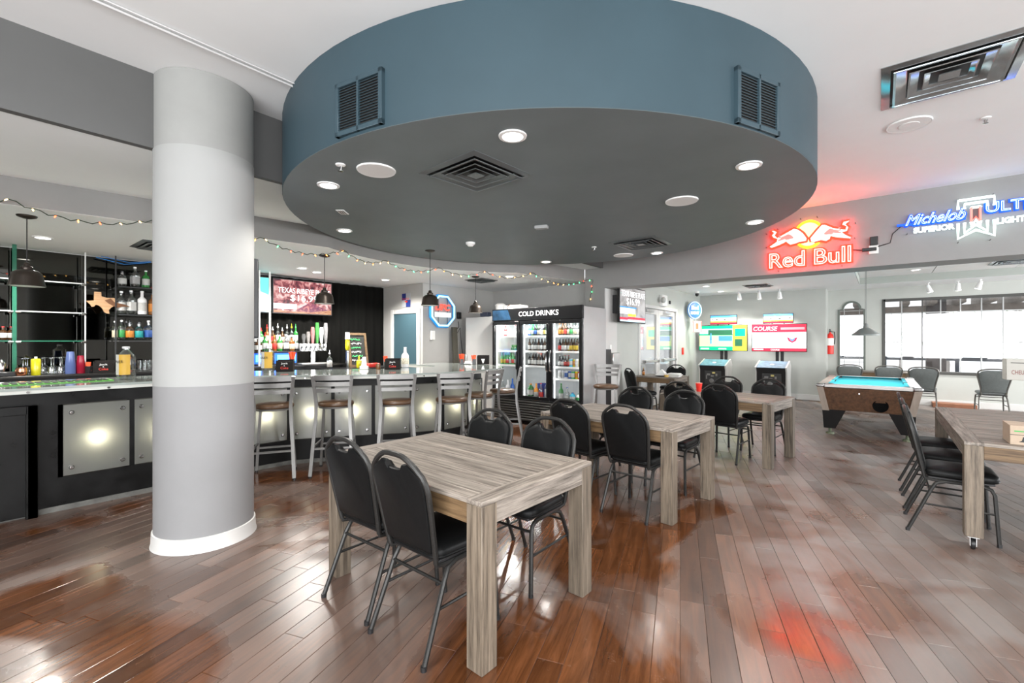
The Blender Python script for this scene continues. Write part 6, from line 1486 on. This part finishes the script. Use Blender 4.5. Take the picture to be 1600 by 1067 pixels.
def small_bottle(kind, g, l, c, h, r):
    key = (kind, g, l, c, h, r)
    if key not in CM:
        b, lb, cp = bottle_meshes(kind, g, l, c, h, r); bm = bmesh.new(); mats_ = []
        for me in (b, lb, cp):
            if me is None: continue
            n0 = len(bm.faces); bm.from_mesh(me); bm.faces.ensure_lookup_table()
            if me.materials[0] not in mats_: mats_.append(me.materials[0])
            for f in bm.faces[n0:]: f.material_index = mats_.index(me.materials[0])
        me = bpy.data.meshes.new('drink'); bm.to_mesh(me); bm.free()
        for m_ in mats_: me.materials.append(m_)
        CM[key] = me
    return CM[key]
gn = {'brown': 'brown', 'green': 'green', 'palegreen': 'green', 'clear': 'clear', 'black': 'dark', 'amber': 'amber', 'white': 'white', 'silver': 'silver', 'blue': 'blue', 'yellow': 'yellow', 'red': 'red', 'orange': 'orange', 'cyan': 'cyan', 'purple': 'purple'}
door_n = ('left', 'middle', 'right')
def fill(b, sname, z, items, rows=1, y0=.13):
    """items: (kind, glass, label, cap, h, r) left to right"""
    x0, x1 = b * bay + .095, (b + 1) * bay - .095; n = len(items)
    for i, (k, g, l, c, h, r) in enumerate(items):
        x = x0 + (x1 - x0) * (i + .5) / n
        o = link('drink_can' if k == 'can' else 'drink_bottle', small_bottle(k, g, l, c, h, r), None, (CX0 + x, CY0 + y0 + .012 * (i % 2), z + .0008))
        kd = 'can' if k == 'can' else 'bottle'
        tag(o, f'{gn[g]} drink {kd} {sname}, {door_n[b]} cooler door, front row, {ORD[i]} from left', kd, f'drinks on the {sname} of the {door_n[b]} cooler door')
        if rows > 1 and k != 'can':
            o2 = link('drink_bottle', small_bottle(k, g, l, c, h, r), None, (CX0 + x, CY0 + y0 + .11, z + .0008)); tag(o2, f'{gn[g]} drink {kd} {sname}, {door_n[b]} cooler door, second row, {ORD[i]} from left', kd, f'drinks on the {sname} of the {door_n[b]} cooler door')
B_ = lambda g, l, c, h=.225, r=.029: ('beer', g, l, c, h, r)
C_ = lambda g, l, h=.145, r=.031: ('can', g, l, 'silver', h, r)
fill(0, 'top shelf', 1.555, [B_('red', 'white', 'red', .20), B_('clear', 'white', 'red', .20)][:2], 1)
fill(0, 'third shelf', 1.03, [B_('palegreen', 'yellow', 'silver'), B_('palegreen', 'yellow', 'silver'), B_('palegreen', 'red', 'silver'), B_('palegreen', 'white', 'silver'), B_('palegreen', 'red', 'silver'), B_('green', 'white', 'silver'), B_('green', 'white', 'silver')], 2)
fill(0, 'bottom', .452, [('wine', 'clear', 'cream', 'white', .29, .04), ('wine', 'white', 'white', 'white', .30, .045), ('wine', 'blue', 'blue', 'blue', .33, .04), ('wine', 'black', 'white', 'black', .32, .04)], 1)
fill(1, 'top shelf', 1.555, [B_('blue', 'white', 'silver'), B_('green', 'white', 'silver'), B_('black', 'blue', 'silver'), B_('clear', 'cream', 'white'), B_('clear', 'white', 'silver'), B_('black', 'gold', 'black'), B_('green', 'white', 'red')], 2)
fill(1, 'second shelf', 1.29, [B_('brown', 'white', 'silver'), B_('clear', 'white', 'silver'), B_('black', 'white', 'silver'), B_('brown', 'white', 'blue'), B_('black', 'white', 'silver'), B_('brown', 'white', 'blue'), B_('clear', 'white', 'white')], 2)
fill(1, 'third shelf', 1.03, [B_('black', 'white', 'white'), B_('brown', 'white', 'white'), B_('black', 'white', 'white'), B_('brown', 'white', 'silver'), B_('black', 'white', 'red'), B_('brown', 'white', 'white'), B_('black', 'white', 'white')], 2)
fill(1, 'bottom', .452, [('jug', 'green', 'white', 'orange', .26, .055), ('wine', 'orange', 'white', 'orange', .27, .042), ('wine', 'clear', 'red', 'red', .28, .042), ('liquor', 'clear', 'silver', 'silver', .36, .04)], 1)
fill(2, 'top shelf', 1.555, [B_('brown', 'orange', 'gold'), B_('brown', 'orange', 'gold'), B_('brown', 'red', 'gold'), B_('clear', 'cream', 'gold'), B_('clear', 'green', 'silver'), B_('clear', 'cream', 'silver'), B_('clear', 'cream', 'silver'), B_('clear', 'white', 'silver')], 2)
fill(2, 'second shelf', 1.29, [B_('black', 'red', 'silver'), B_('brown', 'white', 'silver'), B_('brown', 'white', 'silver'), B_('brown', 'white', 'gold'), B_('brown', 'yellow', 'gold'), B_('brown', 'yellow', 'gold'), B_('brown', 'yellow', 'gold'), C_('white', 'white')], 2)
fill(2, 'third shelf', 1.03, [B_('black', 'white', 'white', .20), B_('black', 'white', 'white', .20), B_('black', 'red', 'red', .20), B_('brown', 'red', 'red', .20), C_('cyan', 'white'), C_('yellow', 'orange'), C_('silver', 'white'), C_('yellow', 'yellow')], 1)
fill(2, 'fourth shelf', .83, [C_('white', 'white'), C_('silver', 'white'), C_('silver', 'blue'), C_('blue', 'white'), C_('palegreen', 'white'), C_('yellow', 'orange'), C_('red', 'white')], 1)
fill(2, 'bottom', .452, [('wine', 'green', 'white', 'green', .30, .04), ('wine', 'clear', 'white', 'blue', .24, .04), ('jug', 'cyan', 'white', 'blue', .16, .05), ('jug', 'white', 'green', 'green', .15, .05)], 1)
o = MB().box(-.10, .10, -.05, .05, 0, .06, .006).box(-.09, .09, -.045, .045, .06, .11, .006).build('green_carton', BGL['green'], None, (CX0 + .42, CY0 + .2, 1.291)); tag(o, 'green cartons stacked on the second shelf behind the left cooler door', 'carton')
o = MB().box(-.14, .14, -.06, .06, 0, .26, .004).build('beer_carton', mat('carton_navy', (0.03, .05, .28), .5, var=.2, scale=8), None, (CX0 + bay + .33, CY0 + .34, .452)); tag(o, 'dark blue beer carton at the bottom behind the middle cooler door', 'carton')
# on top of the cooler
pl_ = thing('takeaway_box', 'flat white box with a brown strap on top of the cooler', 'box', (CX0 + .33, CY0 + .3, CZ + .001)); MB().box(-.18, .18, -.14, .14, 0, .08, .012).build('box', WHITEP, pl_); MB().tube([(-.10, -.145, .0), (-.09, -.146, .06), (-.05, -.145, .086), (-.03, 0, .086)], .008, 6).build('strap', BROWNV, pl_)

# white freezer beside the cooler
FZ = thing('white_freezer', 'plain white upright freezer between the neon wall and the cooler', 'freezer', (-6.56, 6.60, 0))
MB().box(0, .86, .05, .80, .0, 1.95, .012).build('body', mat('freezer_white', (0.46, 0.46, 0.455), 0.16), FZ); MB().box(.004, .856, -.01, .048, .06, 1.945, .012).build('door', mat('freezer_white', (0.72, 0.72, 0.71), 0.16), FZ)
MB().box(.03, .06, -.05, -.01, .8, 1.2, .006).build('handle', STEEL, FZ)
bk = thing('white_bucket', 'white lidded bucket on the freezer beside the cooler sign', 'bucket', (-5.80, 6.80, 1.951)); MB().lathe([(.08, 0), (.095, .2), (.1, .205)], 20).build('pail', WHITEP, bk); MB().lathe([(.105, .205), (.105, .225), (.06, .26), (0, .265)], 20).build('lid', WHITEP, bk)
o = MB().box(-.1, .1, -.06, .06, 0, .09, .01).build('black_radio', mat('navy_plastic', (.03, .04, .07), .4), None, (-6.12, 6.72, 1.951)); tag(o, 'small dark radio on top of the white freezer', 'radio')
mop = thing('leaning_board', 'dark narrow board leaning on the wall beside the white freezer', 'board', (-6.66, 6.45, 0)); MB().prism([(0, 0), (.05, 0), (-.05, 1.75), (-.10, 1.75)], -.06, .06, lambda u, v, w: (u + .0, w, v)).build('board', mat('board_dark', (.07, .065, .05), .6), mop)
o = MB().box(-.05, .05, -.12, .12, 0, 1.32, .004).build('tall_black_panel', BLACKP, None, (-3.80, 7.34, 0)); tag(o, 'tall black folded panel standing between cooler and pier', 'panel')

# ================================================================== SMALL THINGS ON THE TABLES
p = at_z(1092, 611.5, .76)
cup = thing('red_cup', 'red plastic cup on the third wooden table', 'cup', (p.x, p.y, .7605)); MB().lathe([(.030, 0), (.046, .118), (.049, .12), (.044, .118), (.028, .006), (0, .006)], 20).build('cup_body', RED, cup); MB().lathe([(.046, .114), (.0485, .117), (.0485, .1205), (.045, .1205)], 20).build('rim', mat('rim_rose', (.8, .3, .25), .4), cup)
tz = .7605
pl_ = thing('dinner_plate', 'dark plate with crumpled napkins on the small table by the glass door', 'plate', (-3.42, 9.02, tz)); MB().lathe([(.08, 0), (.13, .014), (.128, .018), (.08, .006), (0, .006)], 24).build('plate', BLACKP, pl_)
MB().add([(-.11, -.08, .02), (.10, -.09, .02), (.12, .08, .02), (-.09, .10, .02), (0, 0, .15), (.03, .02, .03)], [(0, 1, 4), (1, 2, 4), (2, 3, 4), (3, 0, 4), (0, 3, 2, 1)]).build('crumpled_napkin', PAPER, pl_, smooth=0)
o = thing('takeout_tray', 'white takeout tray on the right of the small table', 'tray', (-3.16, 9.0, tz)); MB().loft([[(-.10, -.08, 0), (.10, -.08, 0), (.10, .08, 0), (-.10, .08, 0)], [(-.13, -.11, .05), (.13, -.11, .05), (.13, .11, .05), (-.13, .11, .05)]]).build('tray', PAPER, o); MB().box(-.11, .11, -.09, .09, .05, .075, .01).build('wrapping', PAPER, o)
bottle('amber hot sauce bottle on the small table', (-3.82, 9.05, tz), 'beer', 'amber', 'orange', 'yellow', .16, .028)
o = MB().lathe([(.035, 0), (.05, .045), (.045, .043), (.03, .006), (0, .006)], 18).build('sauce_cup', mat('sauce_yellow', (.75, .5, .15), .4), None, (-3.27, 8.86, tz)); tag(o, 'small yellow sauce cup on the small table', 'cup')
# box on the caster table
p = at_z(1578, 702, .76); cbx = thing('cardboard_box', 'brown cardboard box with green stripe on the caster table', 'box', (.80, 4.62, tz))
q = at_z(1578, 694, .76); cbx.location = (q.x, q.y, tz)
MB().box(0, .32, 0, .24, 0, .13, .002).build('carton', CARD, cbx); MB().box(.02, .32, -.001, .0, .088, .096).build('green_stripe', mat('stripe_green', (.05, .35, .08), .5), cbx); MB().box(0, .32, -.0012, .0, .066, .069).build('fold_line', PRINTK, cbx)
MB().prism([(.04, .02), (.09, .02), (.075, .03), (.07, .055), (.06, .055), (.055, .03)], -.001, 0, lambda u, v, w: (u, w, v)).build('print_mark', PRINTK, cbx)
# slotted white box on the far right table
q = at_y(1573, 583, 11.4); sb = thing('ballot_box', 'white slotted box with red lettering on the table at the right edge', 'box', (q.x, 11.42, .8005))
MB().box(0, .42, 0, .35, 0, .36, .004).build('box', mat('box_off_white', (.62, .60, .55), .6), sb); MB().box(.05, .28, -.003, 0, .29, .300).build('slot', PRINTK, sb); text('print_letters', 'CHEUSE', mat('print_dull_red', (.30, .08, .07), .5), sb, (.06, -.002, .10), (1, 0, 0), (0, 0, 1), .20, .07, .001)
o = MB().box(-.35, .35, -.18, .18, 0, .10, .006).build('wooden_step', mat('step_red_brown', (.25, .10, .05), .5, var=.2, scale=8), None, (*at_z(1490, 637, 0)[:2], 0)); tag(o, 'low red-brown wooden step on the floor under the window', 'step')
# blue cables above the mirror
a, b = at_x(150, 402, -8.0), at_x(236, 410, -8.0); o = MB().tube([a, a.lerp(b, .5) - Vector((0, 0, .06)), b], .006, 6).tube([a + Vector((0, .05, .02)), a.lerp(b, .6) - Vector((0, 0, .03)), b + Vector((0, 0, .01))], .005, 6).build('blue_cables', mat('cable_blue', (.03, .18, .5), .4)); tag(o, 'drooping blue network cables above the back bar mirror', 'cable')
